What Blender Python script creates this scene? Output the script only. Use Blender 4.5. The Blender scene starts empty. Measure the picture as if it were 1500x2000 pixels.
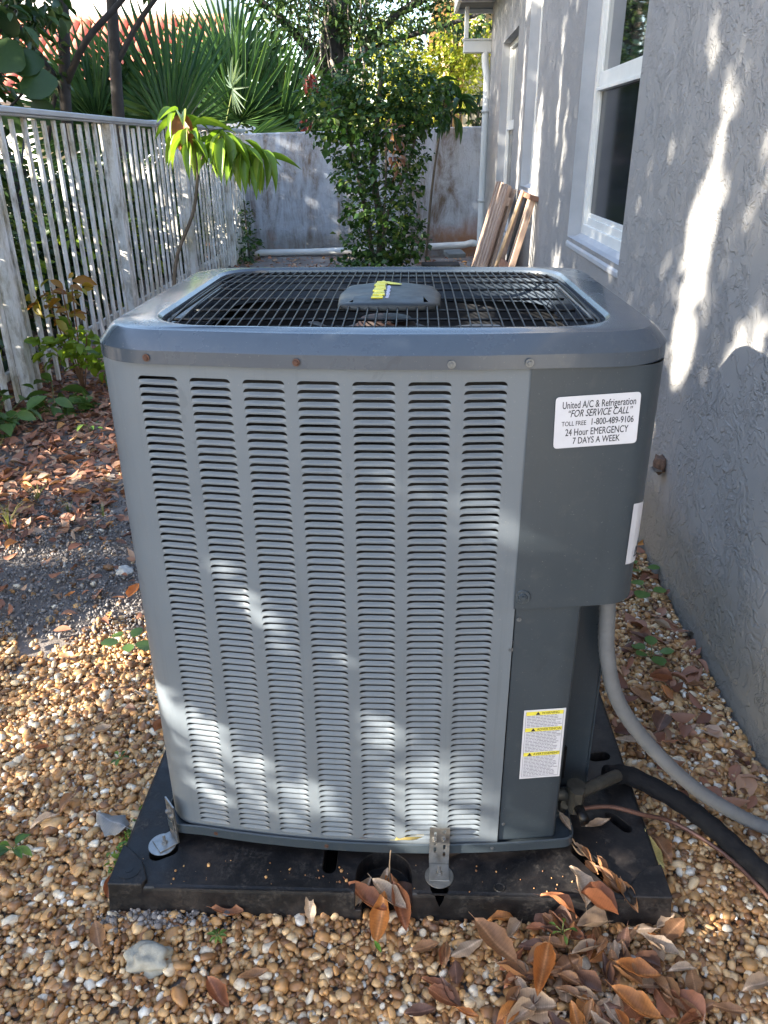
import bpy, bmesh, math, random
import numpy as np
from mathutils import Vector, Matrix

scene = bpy.context.scene
col = scene.collection
PI = math.pi
rng = np.random.default_rng(7)
random.seed(7)

# ------------------------------------------------------------------ camera
cd = bpy.data.cameras.new('camera')
cam = bpy.data.objects.new('camera', cd)
col.objects.link(cam)
cd.sensor_fit = 'VERTICAL'
cd.sensor_height = 24.0
cd.lens = 18.319
cd.clip_start = 0.02
cd.clip_end = 400.0
_r = Vector((0.99941489, 0.03371246, -0.00577445))
_u = Vector((-0.00902261, 0.42270058, 0.90622448))
_f = Vector((-0.03299192, 0.90564214, -0.42275743))
cam.matrix_world = Matrix(((_r.x, _u.x, -_f.x, 0.13067702), (_r.y, _u.y, -_f.y, -1.06633923), (_r.z, _u.z, -_f.z, 1.28688841), (0, 0, 0, 1)))
scene.camera = cam

# ------------------------------------------------------------------ sky, sun, exposure
SUN_EL = math.radians(22.0)
SUN_H = Vector((0.9135, 0.4067, 0)).normalized()            # the way the light travels, flat
SUN_L = Vector((SUN_H.x * math.cos(SUN_EL), SUN_H.y * math.cos(SUN_EL), -math.sin(SUN_EL)))
world = bpy.data.worlds.new('World')
scene.world = world
world.use_nodes = True
wn = world.node_tree
wn.nodes.clear()
sky = wn.nodes.new('ShaderNodeTexSky')
sky.sky_type = 'NISHITA'
sky.sun_disc = False
sky.sun_elevation = SUN_EL
sky.sun_rotation = math.atan2(-SUN_H.x, -SUN_H.y)
sky.air_density = 1.0
sky.dust_density = 1.2
sky.ozone_density = 1.0
bg = wn.nodes.new('ShaderNodeBackground')
bg.inputs['Strength'].default_value = 0.15
wo = wn.nodes.new('ShaderNodeOutputWorld')
wn.links.new(sky.outputs[0], bg.inputs[0])
wn.links.new(bg.outputs[0], wo.inputs[0])
sd = bpy.data.lights.new('sun', 'SUN')
sd.energy = 5.0
sd.angle = math.radians(0.53)
sd.color = (1.0, 0.92, 0.78)
sun = bpy.data.objects.new('sun', sd)
sun.rotation_euler = SUN_L.to_track_quat('-Z', 'Y').to_euler()
sun.location = (-6, -3, 9)
col.objects.link(sun)
scene.view_settings.view_transform = 'Standard'
scene.view_settings.look = 'None'
scene.view_settings.gamma = 1.0
scene.view_settings.use_curve_mapping = False
scene.view_settings.exposure = 2.42
scene.cycles.max_bounces = 8
scene.cycles.transparent_max_bounces = 8

# ------------------------------------------------------------------ helpers: objects
def tag(o, label=None, cat=None, group=None, kind=None):
    if label: o['label'] = label
    if cat: o['category'] = cat
    if group: o['group'] = group
    if kind: o['kind'] = kind
    return o

def empty(name, loc=(0, 0, 0), rz=0.0):
    o = bpy.data.objects.new(name, None)
    o.location = loc
    o.rotation_euler = (0, 0, rz)
    o.empty_display_size = 0.1
    col.objects.link(o)
    return o

class G:
    """collects vertices and faces of one mesh"""
    def __init__(s):
        s.v = []; s.f = []
    def add(s, vs, fs, M=None):
        n = len(s.v)
        for p in vs:
            p = Vector(p)
            if M is not None: p = M @ p
            s.v.append(tuple(p))
        for f in fs:
            s.f.append(tuple(i + n for i in f))
        return s
    def box(s, c, d, M=None, rot=None):
        x, y, z = d[0] / 2, d[1] / 2, d[2] / 2
        vs = [(-x, -y, -z), (x, -y, -z), (x, y, -z), (-x, y, -z), (-x, -y, z), (x, -y, z), (x, y, z), (-x, y, z)]
        T = Matrix.Translation(c)
        if rot is not None: T = T @ rot.to_4x4()
        if M is not None: T = M @ T
        return s.add(vs, [(0, 3, 2, 1), (4, 5, 6, 7), (0, 1, 5, 4), (1, 2, 6, 5), (2, 3, 7, 6), (3, 0, 4, 7)], T)
    def b(s, lo, hi, M=None):
        c = [(a + b_) / 2 for a, b_ in zip(lo, hi)]
        d = [b_ - a for a, b_ in zip(lo, hi)]
        return s.box(c, d, M)
    def prism(s, poly, z0, z1, M=None):
        n = len(poly)
        vs = [(p[0], p[1], z0) for p in poly] + [(p[0], p[1], z1) for p in poly]
        fs = [tuple(range(n - 1, -1, -1)), tuple(range(n, 2 * n))]
        fs += [(i, (i + 1) % n, n + (i + 1) % n, n + i) for i in range(n)]
        return s.add(vs, fs, M)
    def loft(s, loops, cap0=True, cap1=True, closed=True, M=None):
        n = len(loops[0])
        vs = [p for l in loops for p in l]
        fs = []
        for k in range(len(loops) - 1):
            for i in range(n if closed else n - 1):
                j = (i + 1) % n
                fs.append((k * n + i, k * n + j, (k + 1) * n + j, (k + 1) * n + i))
        if cap0: fs.append(tuple(range(n - 1, -1, -1)))
        if cap1: fs.append(tuple((len(loops) - 1) * n + i for i in range(n)))
        return s.add(vs, fs, M)
    def tube(s, path, r, n=8, cap=True, M=None):
        P = [Vector(p) for p in path]
        R = r if hasattr(r, '__len__') else [r] * len(P)
        loops = []
        up = Vector((0, 0, 1))
        for i, p in enumerate(P):
            t = (P[min(i + 1, len(P) - 1)] - P[max(i - 1, 0)]).normalized()
            if i == 0:
                ref = up if abs(t.z) < 0.9 else Vector((1, 0, 0))
                u = t.cross(ref).normalized()
            else:
                u = (u - t * u.dot(t)).normalized()
            w = t.cross(u)
            loops.append([tuple(p + (u * math.cos(2 * PI * k / n) + w * math.sin(2 * PI * k / n)) * R[i]) for k in range(n)])
        return s.loft(loops, cap, cap, M=M)
    def cyl(s, c, r, h, n=16, M=None, r2=None):
        r2 = r if r2 is None else r2
        l0 = [(c[0] + r * math.cos(2 * PI * k / n), c[1] + r * math.sin(2 * PI * k / n), c[2]) for k in range(n)]
        l1 = [(c[0] + r2 * math.cos(2 * PI * k / n), c[1] + r2 * math.sin(2 * PI * k / n), c[2] + h) for k in range(n)]
        return s.loft([l0, l1], M=M)
    def mesh(s, name, m, smooth=False):
        me = bpy.data.meshes.new(name)
        me.from_pydata(s.v, [], s.f)
        if m: me.materials.append(m)
        if smooth:
            me.shade_smooth()
        me.update()
        return me

def add(name, g, m, parent=None, smooth=False, bevel=0.0, seg=2, angle=35):
    me = g.mesh(name, m, smooth) if isinstance(g, G) else g
    o = bpy.data.objects.new(name, me)
    col.objects.link(o)
    if parent is not None: o.parent = parent
    if bevel:
        md = o.modifiers.new('bevel', 'BEVEL')
        md.width = bevel; md.segments = seg; md.limit_method = 'ANGLE'; md.angle_limit = math.radians(angle)
    return o

def autosmooth(me, deg=40):
    me.shade_smooth()
    me.set_sharp_from_angle(angle=math.radians(deg))

def np_mesh(name, V, F, m, tint=None, smooth=True):
    """fast mesh from arrays; F is (n,3) or (n,4)"""
    me = bpy.data.meshes.new(name)
    V = np.ascontiguousarray(V, np.float32); F = np.ascontiguousarray(F, np.int32)
    k = F.shape[1]
    me.vertices.add(len(V)); me.vertices.foreach_set('co', V.ravel())
    me.loops.add(F.size); me.loops.foreach_set('vertex_index', F.ravel())
    me.polygons.add(len(F))
    me.polygons.foreach_set('loop_start', np.arange(0, F.size, k, dtype=np.int32))
    me.polygons.foreach_set('loop_total', np.full(len(F), k, np.int32))
    if tint is not None:
        a = me.attributes.new('tint', 'FLOAT', 'POINT')
        a.data.foreach_set('value', np.ascontiguousarray(tint, np.float32))
    if m: me.materials.append(m)
    me.update(calc_edges=True)
    me.validate()
    if smooth: me.shade_smooth()
    return me

def norm(a):
    return a / np.maximum(np.linalg.norm(a, axis=-1, keepdims=True), 1e-9)

def frames(D, N):
    """orthonormal frames: x along D, z near N"""
    X = norm(D)
    Y = norm(np.cross(N, X))
    Z = np.cross(X, Y)
    return X, Y, Z

def scatter(T, P, D, N, S, tint):
    """copies of the template (verts, faces) at P, x along D, z along N, scaled by S (n,3)"""
    V, F = T
    X, Y, Z = frames(D, N)
    n = len(P); k = len(V)
    W = (V[None, :, 0, None] * (X * S[:, :1])[:, None, :] + V[None, :, 1, None] * (Y * S[:, 1:2])[:, None, :]
         + V[None, :, 2, None] * (Z * S[:, 2:3])[:, None, :] + P[:, None, :])
    FF = (F[None] + (np.arange(n) * k)[:, None, None]).reshape(-1, F.shape[1])
    return W.reshape(-1, 3), FF, np.repeat(tint, k)

# leaf templates: x 0..1 along the leaf, y -0.5..0.5, z up
LEAF2 = (np.array([(0, 0, 0), (0.45, -0.5, 0.12), (1, 0, -0.06), (0.45, 0.5, 0.12)], float), np.array([(0, 1, 2), (0, 2, 3)]))
def leaf_grid(nl, prof, fold=0.25, droop=0.25, curl=0.0):
    V = []; F = []
    for i in range(nl + 1):
        t = i / nl
        w = prof(t)
        z = -droop * t * t
        for j, s in enumerate((-1, 0, 1)):
            V.append((t, s * w * 0.5, z + fold * abs(s) * w * 0.5 + curl * math.sin(t * 7 + s) * 0.06))
    for i in range(nl):
        for j in range(2):
            a = i * 3 + j
            F += [(a, a + 3, a + 4), (a, a + 4, a + 1)]
    return (np.array(V, float), np.array(F))
P_OVAL = lambda t: max(0.02, math.sin(PI * min(1, t * 0.97 + 0.015)) ** 0.8)
P_LANCE = lambda t: max(0.02, math.sin(PI * t ** 0.8) ** 0.9)
LEAF_OVAL = leaf_grid(4, P_OVAL, 0.3, 0.2)
LEAF_LANCE = leaf_grid(6, P_LANCE, 0.35, 0.35)

def ico(sub):
    bm = bmesh.new(); bmesh.ops.create_icosphere(bm, subdivisions=sub, radius=1.0)
    V = np.array([v.co[:] for v in bm.verts]); bm.faces.ensure_lookup_table()
    F = np.array([[v.index for v in f.verts] for f in bm.faces]); bm.free()
    return V, F
def rand_dirs(n, zmin=-1.0, zmax=1.0):
    z = rng.uniform(zmin, zmax, n); a = rng.uniform(0, 2 * PI, n); r = np.sqrt(np.maximum(0, 1 - z * z))
    return np.stack([r * np.cos(a), r * np.sin(a), z], 1)

# ------------------------------------------------------------------ helpers: materials
class NT:
    def __init__(s, name):
        s.m = bpy.data.materials.new(name)
        s.m.use_nodes = True
        s.t = s.m.node_tree
        s.t.nodes.clear()
        s.out = s.n('ShaderNodeOutputMaterial')
    def n(s, typ, **kw):
        nd = s.t.nodes.new(typ)
        for k, v in kw.items():
            if hasattr(nd, k) and not k[0].isupper(): setattr(nd, k, v)
        return nd
    def l(s, a, b): s.t.links.new(a, b)
    def coord(s, kind='Object'):
        return s.n('ShaderNodeTexCoord').outputs[kind]
    def noise(s, scale, detail=4, rough=0.6, vec=None, dist=0.0):
        nd = s.n('ShaderNodeTexNoise')
        nd.inputs['Scale'].default_value = scale; nd.inputs['Detail'].default_value = detail
        nd.inputs['Roughness'].default_value = rough; nd.inputs['Distortion'].default_value = dist
        s.l(vec if vec is not None else s.coord(), nd.inputs['Vector'])
        return nd.outputs['Fac']
    def ramp(s, fac, stops, interp='LINEAR'):
        nd = s.n('ShaderNodeValToRGB')
        nd.color_ramp.interpolation = interp
        e = nd.color_ramp.elements
        while len(e) < len(stops): e.new(0.5)
        for el, (p, c) in zip(e, stops):
            el.position = p
            el.color = (c, c, c, 1) if not hasattr(c, '__len__') else (*c, 1)
        s.l(fac, nd.inputs[0])
        return nd.outputs[0]
    def mix(s, fac, a, b, mode='MIX'):
        nd = s.n('ShaderNodeMix'); nd.data_type = 'RGBA'; nd.blend_type = mode
        for sock, v in ((nd.inputs[0], fac), (nd.inputs[6], a), (nd.inputs[7], b)):
            if isinstance(v, (int, float)): sock.default_value = v
            elif isinstance(v, tuple): sock.default_value = (*v, 1)
            else: s.l(v, sock)
        return nd.outputs[2]
    def math(s, op, a, b=0.5):
        nd = s.n('ShaderNodeMath'); nd.operation = op
        for sock, v in ((nd.inputs[0], a), (nd.inputs[1], b)):
            if isinstance(v, (int, float)): sock.default_value = v
            else: s.l(v, sock)
        return nd.outputs[0]
    def scale_vec(s, sc, vec=None):
        nd = s.n('ShaderNodeMapping'); nd.inputs['Scale'].default_value = sc
        s.l(vec if vec is not None else s.coord(), nd.inputs['Vector'])
        return nd.outputs[0]
    def bump(s, h, strength=0.3, dist=0.01, normal=None):
        nd = s.n('ShaderNodeBump'); nd.inputs['Strength'].default_value = strength; nd.inputs['Distance'].default_value = dist
        s.l(h, nd.inputs['Height'])
        if normal is not None: s.l(normal, nd.inputs['Normal'])
        return nd.outputs[0]
    def pbsdf(s, base, rough=0.6, metal=0.0, normal=None, spec=0.5, coat=0.0):
        nd = s.n('ShaderNodeBsdfPrincipled')
        for key, v in (('Base Color', base), ('Roughness', rough), ('Metallic', metal), ('Specular IOR Level', spec), ('Coat Weight', coat)):
            sock = nd.inputs[key]
            if isinstance(v, tuple): sock.default_value = (*v, 1)
            elif isinstance(v, (int, float)): sock.default_value = v
            else: s.l(v, sock)
        if normal is not None: s.l(normal, nd.inputs['Normal'])
        return nd.outputs[0]
    def done(s, sh):
        s.l(sh, s.out.inputs[0])
        return s.m

def m_simple(name, base, rough=0.6, metal=0.0, var=0.15, scale=8.0, bump=0.0, bscale=60, spec=0.5, coat=0.0):
    t = NT(name)
    lo = tuple(c * (1 - var) for c in base); hi = tuple(min(1, c * (1 + var)) for c in base)
    c = t.ramp(t.noise(scale, 6), [(0.3, lo), (0.7, hi)])
    nm = t.bump(t.noise(bscale, 4), bump, 0.004) if bump else None
    r = t.ramp(t.noise(scale * 1.7, 5), [(0.3, max(0.02, rough - 0.07)), (0.7, min(1, rough + 0.07))])
    return t.done(t.pbsdf(c, r, metal, nm, spec, coat))

def m_leaf(name, stops, trans=0.35, rough=0.45, attr=True, spec=0.4):
    """leaf colour from the per-leaf tint, thin and partly translucent"""
    t = NT(name)
    if attr:
        a = t.n('ShaderNodeAttribute'); a.attribute_name = 'tint'; fac = a.outputs['Fac']
    else:
        fac = t.n('ShaderNodeObjectInfo').outputs['Random']
    c = t.ramp(fac, stops)
    c = t.mix(0.35, c, t.ramp(t.noise(35, 3), [(0.3, 0.55), (0.7, 1.0)]), 'MULTIPLY')
    p = t.pbsdf(c, rough, spec=spec)
    tr = t.n('ShaderNodeBsdfTranslucent')
    t.l(t.mix(1.0, c, (1.0, 1.0, 0.55), 'MULTIPLY'), tr.inputs[0])
    mx = t.n('ShaderNodeMixShader'); mx.inputs[0].default_value = trans
    t.l(p, mx.inputs[1]); t.l(tr.outputs[0], mx.inputs[2])
    return t.done(mx.outputs[0])

def m_paint(name, base, rough=0.35, dirt=0.3, dirtc=(0.16, 0.15, 0.13), specks=0.22):
    t = NT(name)
    n1 = t.noise(6, 6, 0.65); n2 = t.noise(45, 5, 0.7)
    c = t.mix(t.ramp(n1, [(0.35, 0.0), (0.75, dirt)]), base, tuple(min(1, b * 1.3 + 0.01) for b in base))
    c = t.mix(t.ramp(n2, [(0.55, 0.0), (0.8, dirt * 0.7)]), c, dirtc)
    # rain streaks, thin and upright, and grimy patches with hard edges
    sv = t.noise(1.0, 5, 0.7, t.scale_vec((70, 70, 2.2)))
    c = t.mix(t.ramp(sv, [(0.54, 0.0), (0.72, dirt * 0.8)]), c, tuple(b * 0.55 for b in base))
    c = t.mix(t.ramp(t.noise(9, 8, 0.62, None, 0.7), [(0.635, 0.0), (0.65, dirt * 0.9)]), c, tuple(b * 0.6 for b in base))
    c = t.mix(t.ramp(t.noise(330, 2, 0.5), [(0.70, 0.0), (0.74, specks)]), c, (0.32, 0.31, 0.28))
    r = t.ramp(n1, [(0.3, rough - 0.06), (0.7, rough + 0.12)])
    b1 = t.bump(t.noise(3.2, 2), 0.16, 0.02)
    return t.done(t.pbsdf(c, r, 0.0, t.bump(t.noise(240, 2), 0.04, 0.001, b1), 0.5))

PANEL = m_paint('louvered panel paint', (0.120, 0.140, 0.162), 0.40)
SERV = m_paint('service paint with dark reflection', (0.034, 0.045, 0.056), 0.33, 0.2)  # dark reflection of the flat panels put into the base colour
LID = m_paint('lid paint', (0.050, 0.064, 0.084), 0.22, 0.3)
LID.node_tree.nodes['Principled BSDF'].inputs['Coat Weight'].default_value = 0.3
LID.node_tree.nodes['Principled BSDF'].inputs['Coat Roughness'].default_value = 0.08
COIL = m_simple('coil fins', (0.012, 0.013, 0.016), 0.6, 0.2, 0.3, 40)
BLACKWIRE = m_simple('black wire coating', (0.004, 0.004, 0.005), 0.38, 0.0, 0.2, 30, spec=0.28)
CAPM = m_simple('motor cap plastic', (0.011, 0.013, 0.0135), 0.5, 0, 0.15, 20)
YELLOW = m_simple('yellow print', (0.75, 0.66, 0.05), 0.5, 0, 0.08)
PALE = m_simple('pale print', (0.42, 0.42, 0.55), 0.5, 0, 0.05)
WHITEST = m_simple('white sticker', (0.56, 0.56, 0.60), 0.45, 0, 0.05, 25)
INK = m_simple('black ink', (0.012, 0.013, 0.02), 0.5, 0, 0.05)
GREYINK = m_simple('fine grey print', (0.16, 0.16, 0.2), 0.6, 0, 0.1)
YELLOWBAR = m_simple('yellow warning bar', (0.72, 0.63, 0.07), 0.5, 0, 0.05)
STEEL = m_simple('galvanised steel', (0.31, 0.305, 0.295), 0.38, 0.9, 0.2, 60, 0.1, 200)
RUST = m_simple('rusty screw', (0.10, 0.05, 0.035), 0.7, 0.3, 0.4, 120)
SCREW = m_simple('dull screw', (0.16, 0.17, 0.18), 0.4, 0.6, 0.3, 120)
ALU = m_simple('bare aluminium blade', (0.30, 0.30, 0.29), 0.4, 0.5, 0.15, 20)
DARKIN = m_simple('dark inside', (0.01, 0.011, 0.014), 0.7, 0, 0.3)
MOTOR = m_simple('brown motor', (0.022, 0.011, 0.010), 0.5, 0.2, 0.3, 20)
BRASS = m_simple('dull brass valve', (0.07, 0.065, 0.055), 0.5, 0.5, 0.3, 60)
WOODFR = None

def m_pad():
    t = NT('black plastic pad')
    n = t.noise(7, 8, 0.72); n2 = t.noise(160, 4, 0.7); n3 = t.noise(26, 6, 0.7)
    c = t.ramp(n, [(0.35, (0.0035, 0.0035, 0.0045)), (0.6, (0.007, 0.0065, 0.008))])
    c = t.mix(t.ramp(n, [(0.5, 0.0), (0.72, 0.55)]), c, (0.065, 0.050, 0.042))
    c = t.mix(t.math('MULTIPLY', t.ramp(n3, [(0.5, 0.0), (0.7, 1.0)]), t.ramp(n2, [(0.45, 0.0), (0.62, 0.55)])), c, (0.10, 0.085, 0.075))
    return t.done(t.pbsdf(c, t.ramp(n3, [(0.3, 0.36), (0.7, 0.72)]), 0, t.bump(n2, 0.3, 0.002), 0.45))
PAD = m_pad()

def m_stucco(name, base, streaks=0.0):
    t = NT(name)
    co = t.coord()
    big = t.noise(0.9, 4, 0.5, co)
    c = t.ramp(big, [(0.3, tuple(b * 0.93 for b in base)), (0.7, tuple(b * 1.05 for b in base))])
    # dirt splash near the ground, a stain with its own shape
    sx = t.n('ShaderNodeSeparateXYZ'); t.l(co, sx.inputs[0])
    zz = t.math('ADD', sx.outputs[2], t.math('MULTIPLY', t.noise(4, 6, 0.7, co), -0.35))
    low = t.ramp(zz, [(0.0, 1.0), (0.16, 0.0)])
    c = t.mix(t.math('MULTIPLY', low, 0.5), c, (0.15, 0.135, 0.10))
    if streaks:
        sv = t.scale_vec((1.9, 1.9, 0.24), co)
        st = t.noise(1.6, 8, 0.72, sv, 0.8)
        st2 = t.noise(5.0, 5, 0.75, t.scale_vec((1, 1, 0.5), co), 0.5)
        m = t.math('MULTIPLY', t.ramp(st, [(0.44, 0.0), (0.60, 1.0)]), t.ramp(st2, [(0.38, 0.15), (0.62, 1.0)]))
        c = t.mix(t.math('MULTIPLY', m, streaks), c, (0.17, 0.13, 0.10))
        ru = t.math('MULTIPLY', t.ramp(t.noise(1.1, 4, 0.6, co), [(0.5, 0.0), (0.62, 1.0)]), t.ramp(zz, [(0.05, 1.0), (0.36, 0.0)]))
        c = t.mix(t.math('MULTIPLY', ru, 0.8), c, (0.30, 0.115, 0.03))
    v1 = t.n('ShaderNodeTexVoronoi'); v1.feature = 'SMOOTH_F1'; v1.inputs['Scale'].default_value = 24
    wv = t.n('ShaderNodeVectorMath'); wv.operation = 'ADD'
    nd = t.n('ShaderNodeTexNoise'); nd.inputs['Scale'].default_value = 14; nd.inputs['Detail'].default_value = 3
    t.l(co, nd.inputs['Vector'])
    sc = t.n('ShaderNodeVectorMath'); sc.operation = 'SCALE'; sc.inputs['Scale'].default_value = 0.11
    t.l(nd.outputs['Color'], sc.inputs[0]); t.l(co, wv.inputs[0]); t.l(sc.outputs[0], wv.inputs[1])
    t.l(wv.outputs[0], v1.inputs['Vector'])
    n7 = t.noise(9, 4, 0.55, wv.outputs[0], 0.8)
    patch = t.ramp(n7, [(0.44, 0.0), (0.47, 1.0), (0.54, 0.75), (0.57, 0.0)])
    n8 = t.noise(21, 3, 0.55, wv.outputs[0], 1.0)
    ridge = t.ramp(n8, [(0.40, 0.0), (0.435, 1.0), (0.46, 1.0), (0.50, 0.0)])
    some = t.ramp(t.noise(5, 3, 0.5, co), [(0.42, 0.0), (0.58, 1.0)])
    h = t.math('ADD', t.math('MULTIPLY', patch, 0.75), t.math('MULTIPLY', t.math('MULTIPLY', ridge, some), 0.8))
    h = t.math('ADD', h, t.math('MULTIPLY', t.noise(150, 3, 0.7, co), 0.12))
    h = t.math('ADD', h, t.math('MULTIPLY', t.noise(2.5, 3, 0.5, co), 0.5))
    nm = t.bump(h, 0.8, 0.005)
    return t.done(t.pbsdf(c, 0.85, 0, nm, 0.25))
STUCCO = m_stucco('house stucco', (0.302, 0.296, 0.292))
GWALL = m_stucco('stained garden wall render', (0.46, 0.495, 0.56), 1.0)
TRIM = m_simple('white trim paint', (0.66, 0.67, 0.66), 0.45, 0, 0.06, 5)
VINYL = m_simple('white window vinyl', (0.72, 0.72, 0.69), 0.38, 0, 0.05, 8)
SOFFIT = m_simple('grey green soffit board', (0.10, 0.115, 0.11), 0.7, 0, 0.15, 3)
ROOM = m_simple('dark room behind glass', (0.012, 0.014, 0.018), 0.9, 0, 0.2)
BLIND = m_simple('window blind slats', (0.05, 0.06, 0.06), 0.7, 0, 0.2)

def m_glass(name, base, rough, spec):
    t = NT(name)
    return t.done(t.pbsdf(base, rough, 0, t.bump(t.noise(1.3, 2), 0.03, 0.05), spec, 1.0))
GLASS = m_glass('window glass', (0.012, 0.016, 0.016), 0.02, 1.0)
SCREENG = m_glass('screened window glass', (0.008, 0.010, 0.016), 0.12, 0.12)
SCREENG.node_tree.nodes['Principled BSDF'].inputs['Coat Weight'].default_value = 0.0

def m_picket():
    t = NT('weathered white picket')
    inf = t.n('ShaderNodeObjectInfo')
    co = t.coord()
    ad = t.n('ShaderNodeVectorMath'); ad.operation = 'ADD'
    t.l(co, ad.inputs[0]); t.l(inf.outputs['Location'], ad.inputs[1])
    n = t.noise(14, 7, 0.75, t.scale_vec((1, 1, 0.35), ad.outputs[0]))
    c = t.ramp(n, [(0.33, (0.20, 0.185, 0.15)), (0.44, (0.50, 0.47, 0.42)), (0.56, (0.74, 0.73, 0.71))])
    g = t.ramp(t.noise(2.2, 4, 0.6, ad.outputs[0]), [(0.52, 0.0), (0.7, 0.55)])
    c = t.mix(g, c, (0.34, 0.27, 0.10))
    return t.done(t.pbsdf(c, 0.6, 0, t.bump(n, 0.2, 0.002)))
PICKET = m_picket()

def m_ground():
    t = NT('dark soil')
    n = t.noise(3, 8, 0.7); n2 = t.noise(70, 5, 0.75)
    c = t.ramp(n, [(0.3, (0.135, 0.108, 0.093)), (0.55, (0.255, 0.222, 0.203)), (0.75, (0.375, 0.345, 0.323))])
    c = t.mix(t.ramp(n2, [(0.5, 0.0), (0.75, 0.6)]), c, (0.19, 0.165, 0.135))
    return t.done(t.pbsdf(c, 0.95, 0, t.bump(n2, 0.8, 0.01), 0.2))
SOIL = m_ground()

def m_pebble():
    t = NT('river pebbles')
    a = t.n('ShaderNodeAttribute'); a.attribute_name = 'tint'
    c = t.ramp(a.outputs['Fac'], [(0.0, (0.10, 0.045, 0.022)), (0.16, (0.24, 0.115, 0.048)), (0.34, (0.42, 0.215, 0.08)), (0.5, (0.54, 0.31, 0.125)),
                                  (0.64, (0.63, 0.41, 0.20)), (0.78, (0.71, 0.53, 0.32)), (0.9, (0.74, 0.64, 0.49)), (1.0, (0.78, 0.74, 0.66))])
    n = t.noise(120, 4, 0.7)
    c = t.mix(t.ramp(n, [(0.42, 0.0), (0.72, 0.55)]), c, (0.20, 0.105, 0.055))
    c = t.mix(t.ramp(t.noise(60, 3, 0.6), [(0.55, 0.0), (0.8, 0.4)]), c, (0.62, 0.52, 0.40))
    return t.done(t.pbsdf(c, 0.42, 0, t.bump(n, 0.12, 0.002), 0.45))
PEBBLE = m_pebble()

# ================================================================== SETTING
# ground: one sheet, gently uneven near the yard
def build_ground():
    xs = np.concatenate([np.linspace(-60, -4, 8), np.linspace(-3.5, 2, 56), np.linspace(4, 60, 8)])
    ys = np.concatenate([np.linspace(-60, -3, 7), np.linspace(-2, 10.5, 100), np.linspace(13, 120, 9)])
    X, Y = np.meshgrid(xs, ys)
    Z = 0.012 * np.sin(X * 2.1 + 1) * np.cos(Y * 1.7) + 0.006 * np.sin(X * 7.3 + Y * 5.1) - 0.012
    near = (np.abs(X) < 1.2) & (np.abs(Y) < 1.3)
    Z = np.where(near, -0.012, Z)
    nx = len(xs)
    V = np.stack([X, Y, Z], -1).reshape(-1, 3)
    i = (np.arange(len(ys) - 1)[:, None] * nx + np.arange(nx - 1)[None]).ravel()
    F = np.stack([i, i + 1, i + nx + 1, i + nx], 1)
    o = bpy.data.objects.new('ground', np_mesh('ground', V, F, SOIL))
    col.objects.link(o); tag(o, kind='structure')
build_ground()

# ---------------------------------------------------------------- house on the right
house = empty('house', (0.945, 3.0, 0))
tag(house, 'grey stuccoed house wall with white windows running along the right side', 'house')
HX = 0.945
H0 = Vector((0.945, 3.0, 0))
def local(g, o=H0):
    g.v = [(a - o.x, b - o.y, c - o.z) for a, b, c in g.v]
    return g
WINS = [(2.17, 3.30, 0.86, 2.35), (4.80, 5.38, 1.02, 2.28), (6.05, 7.25, 0.62, 2.14)]   # y0 y1 z0 z1
SILLM = m_simple('pale grey sill render', (0.40, 0.41, 0.43), 0.75, 0, 0.06, 12, 0.1)
def house_wall():
    g = G()
    yb = sorted({-5.0, 8.55} | {w[0] for w in WINS} | {w[1] for w in WINS})
    def quad(a, b, c, d): g.add([a, b, c, d], [(0, 1, 2, 3)])
    for y0, y1 in zip(yb[:-1], yb[1:]):
        w = [w for w in WINS if w[0] == y0 and w[1] == y1]
        spans = [(-0.3, 2.66)] if not w else [(-0.3, w[0][2]), (w[0][3], 2.66)]
        for z0, z1 in spans:
            quad((HX, y0, z0), (HX, y0, z1), (HX, y1, z1), (HX, y1, z0))
    for y0, y1, z0, z1 in WINS:
        D = HX + 0.2; rv = G()
        for q in (((HX, y0, z0), (HX, y0, z1), (D, y0, z1), (D, y0, z0)), ((HX, y1, z1), (HX, y1, z0), (D, y1, z0), (D, y1, z1)),
                  ((HX, y1, z1), (D, y1, z1), (D, y0, z1), (HX, y0, z1)), ((HX, y0, z0), (D, y0, z0), (D, y1, z0), (HX, y1, z0))):
            rv.add(q, [(0, 1, 2, 3)])
        add('window_reveal', local(rv), SILLM, house)
    quad((HX, -5, 2.66), (HX, -5, 3.3), (HX, 5.4, 3.3), (HX, 5.4, 2.66))
    quad((HX, 8.55, -0.3), (HX, 8.55, 2.66), (4.0, 8.55, 2.66), (4.0, 8.55, -0.3))
    quad((HX, -5, 2.66), (HX, -5, -0.3), (4.0, -5, -0.3), (4.0, -5, 2.66))
    add('wall', local(g), STUCCO, house)

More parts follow.
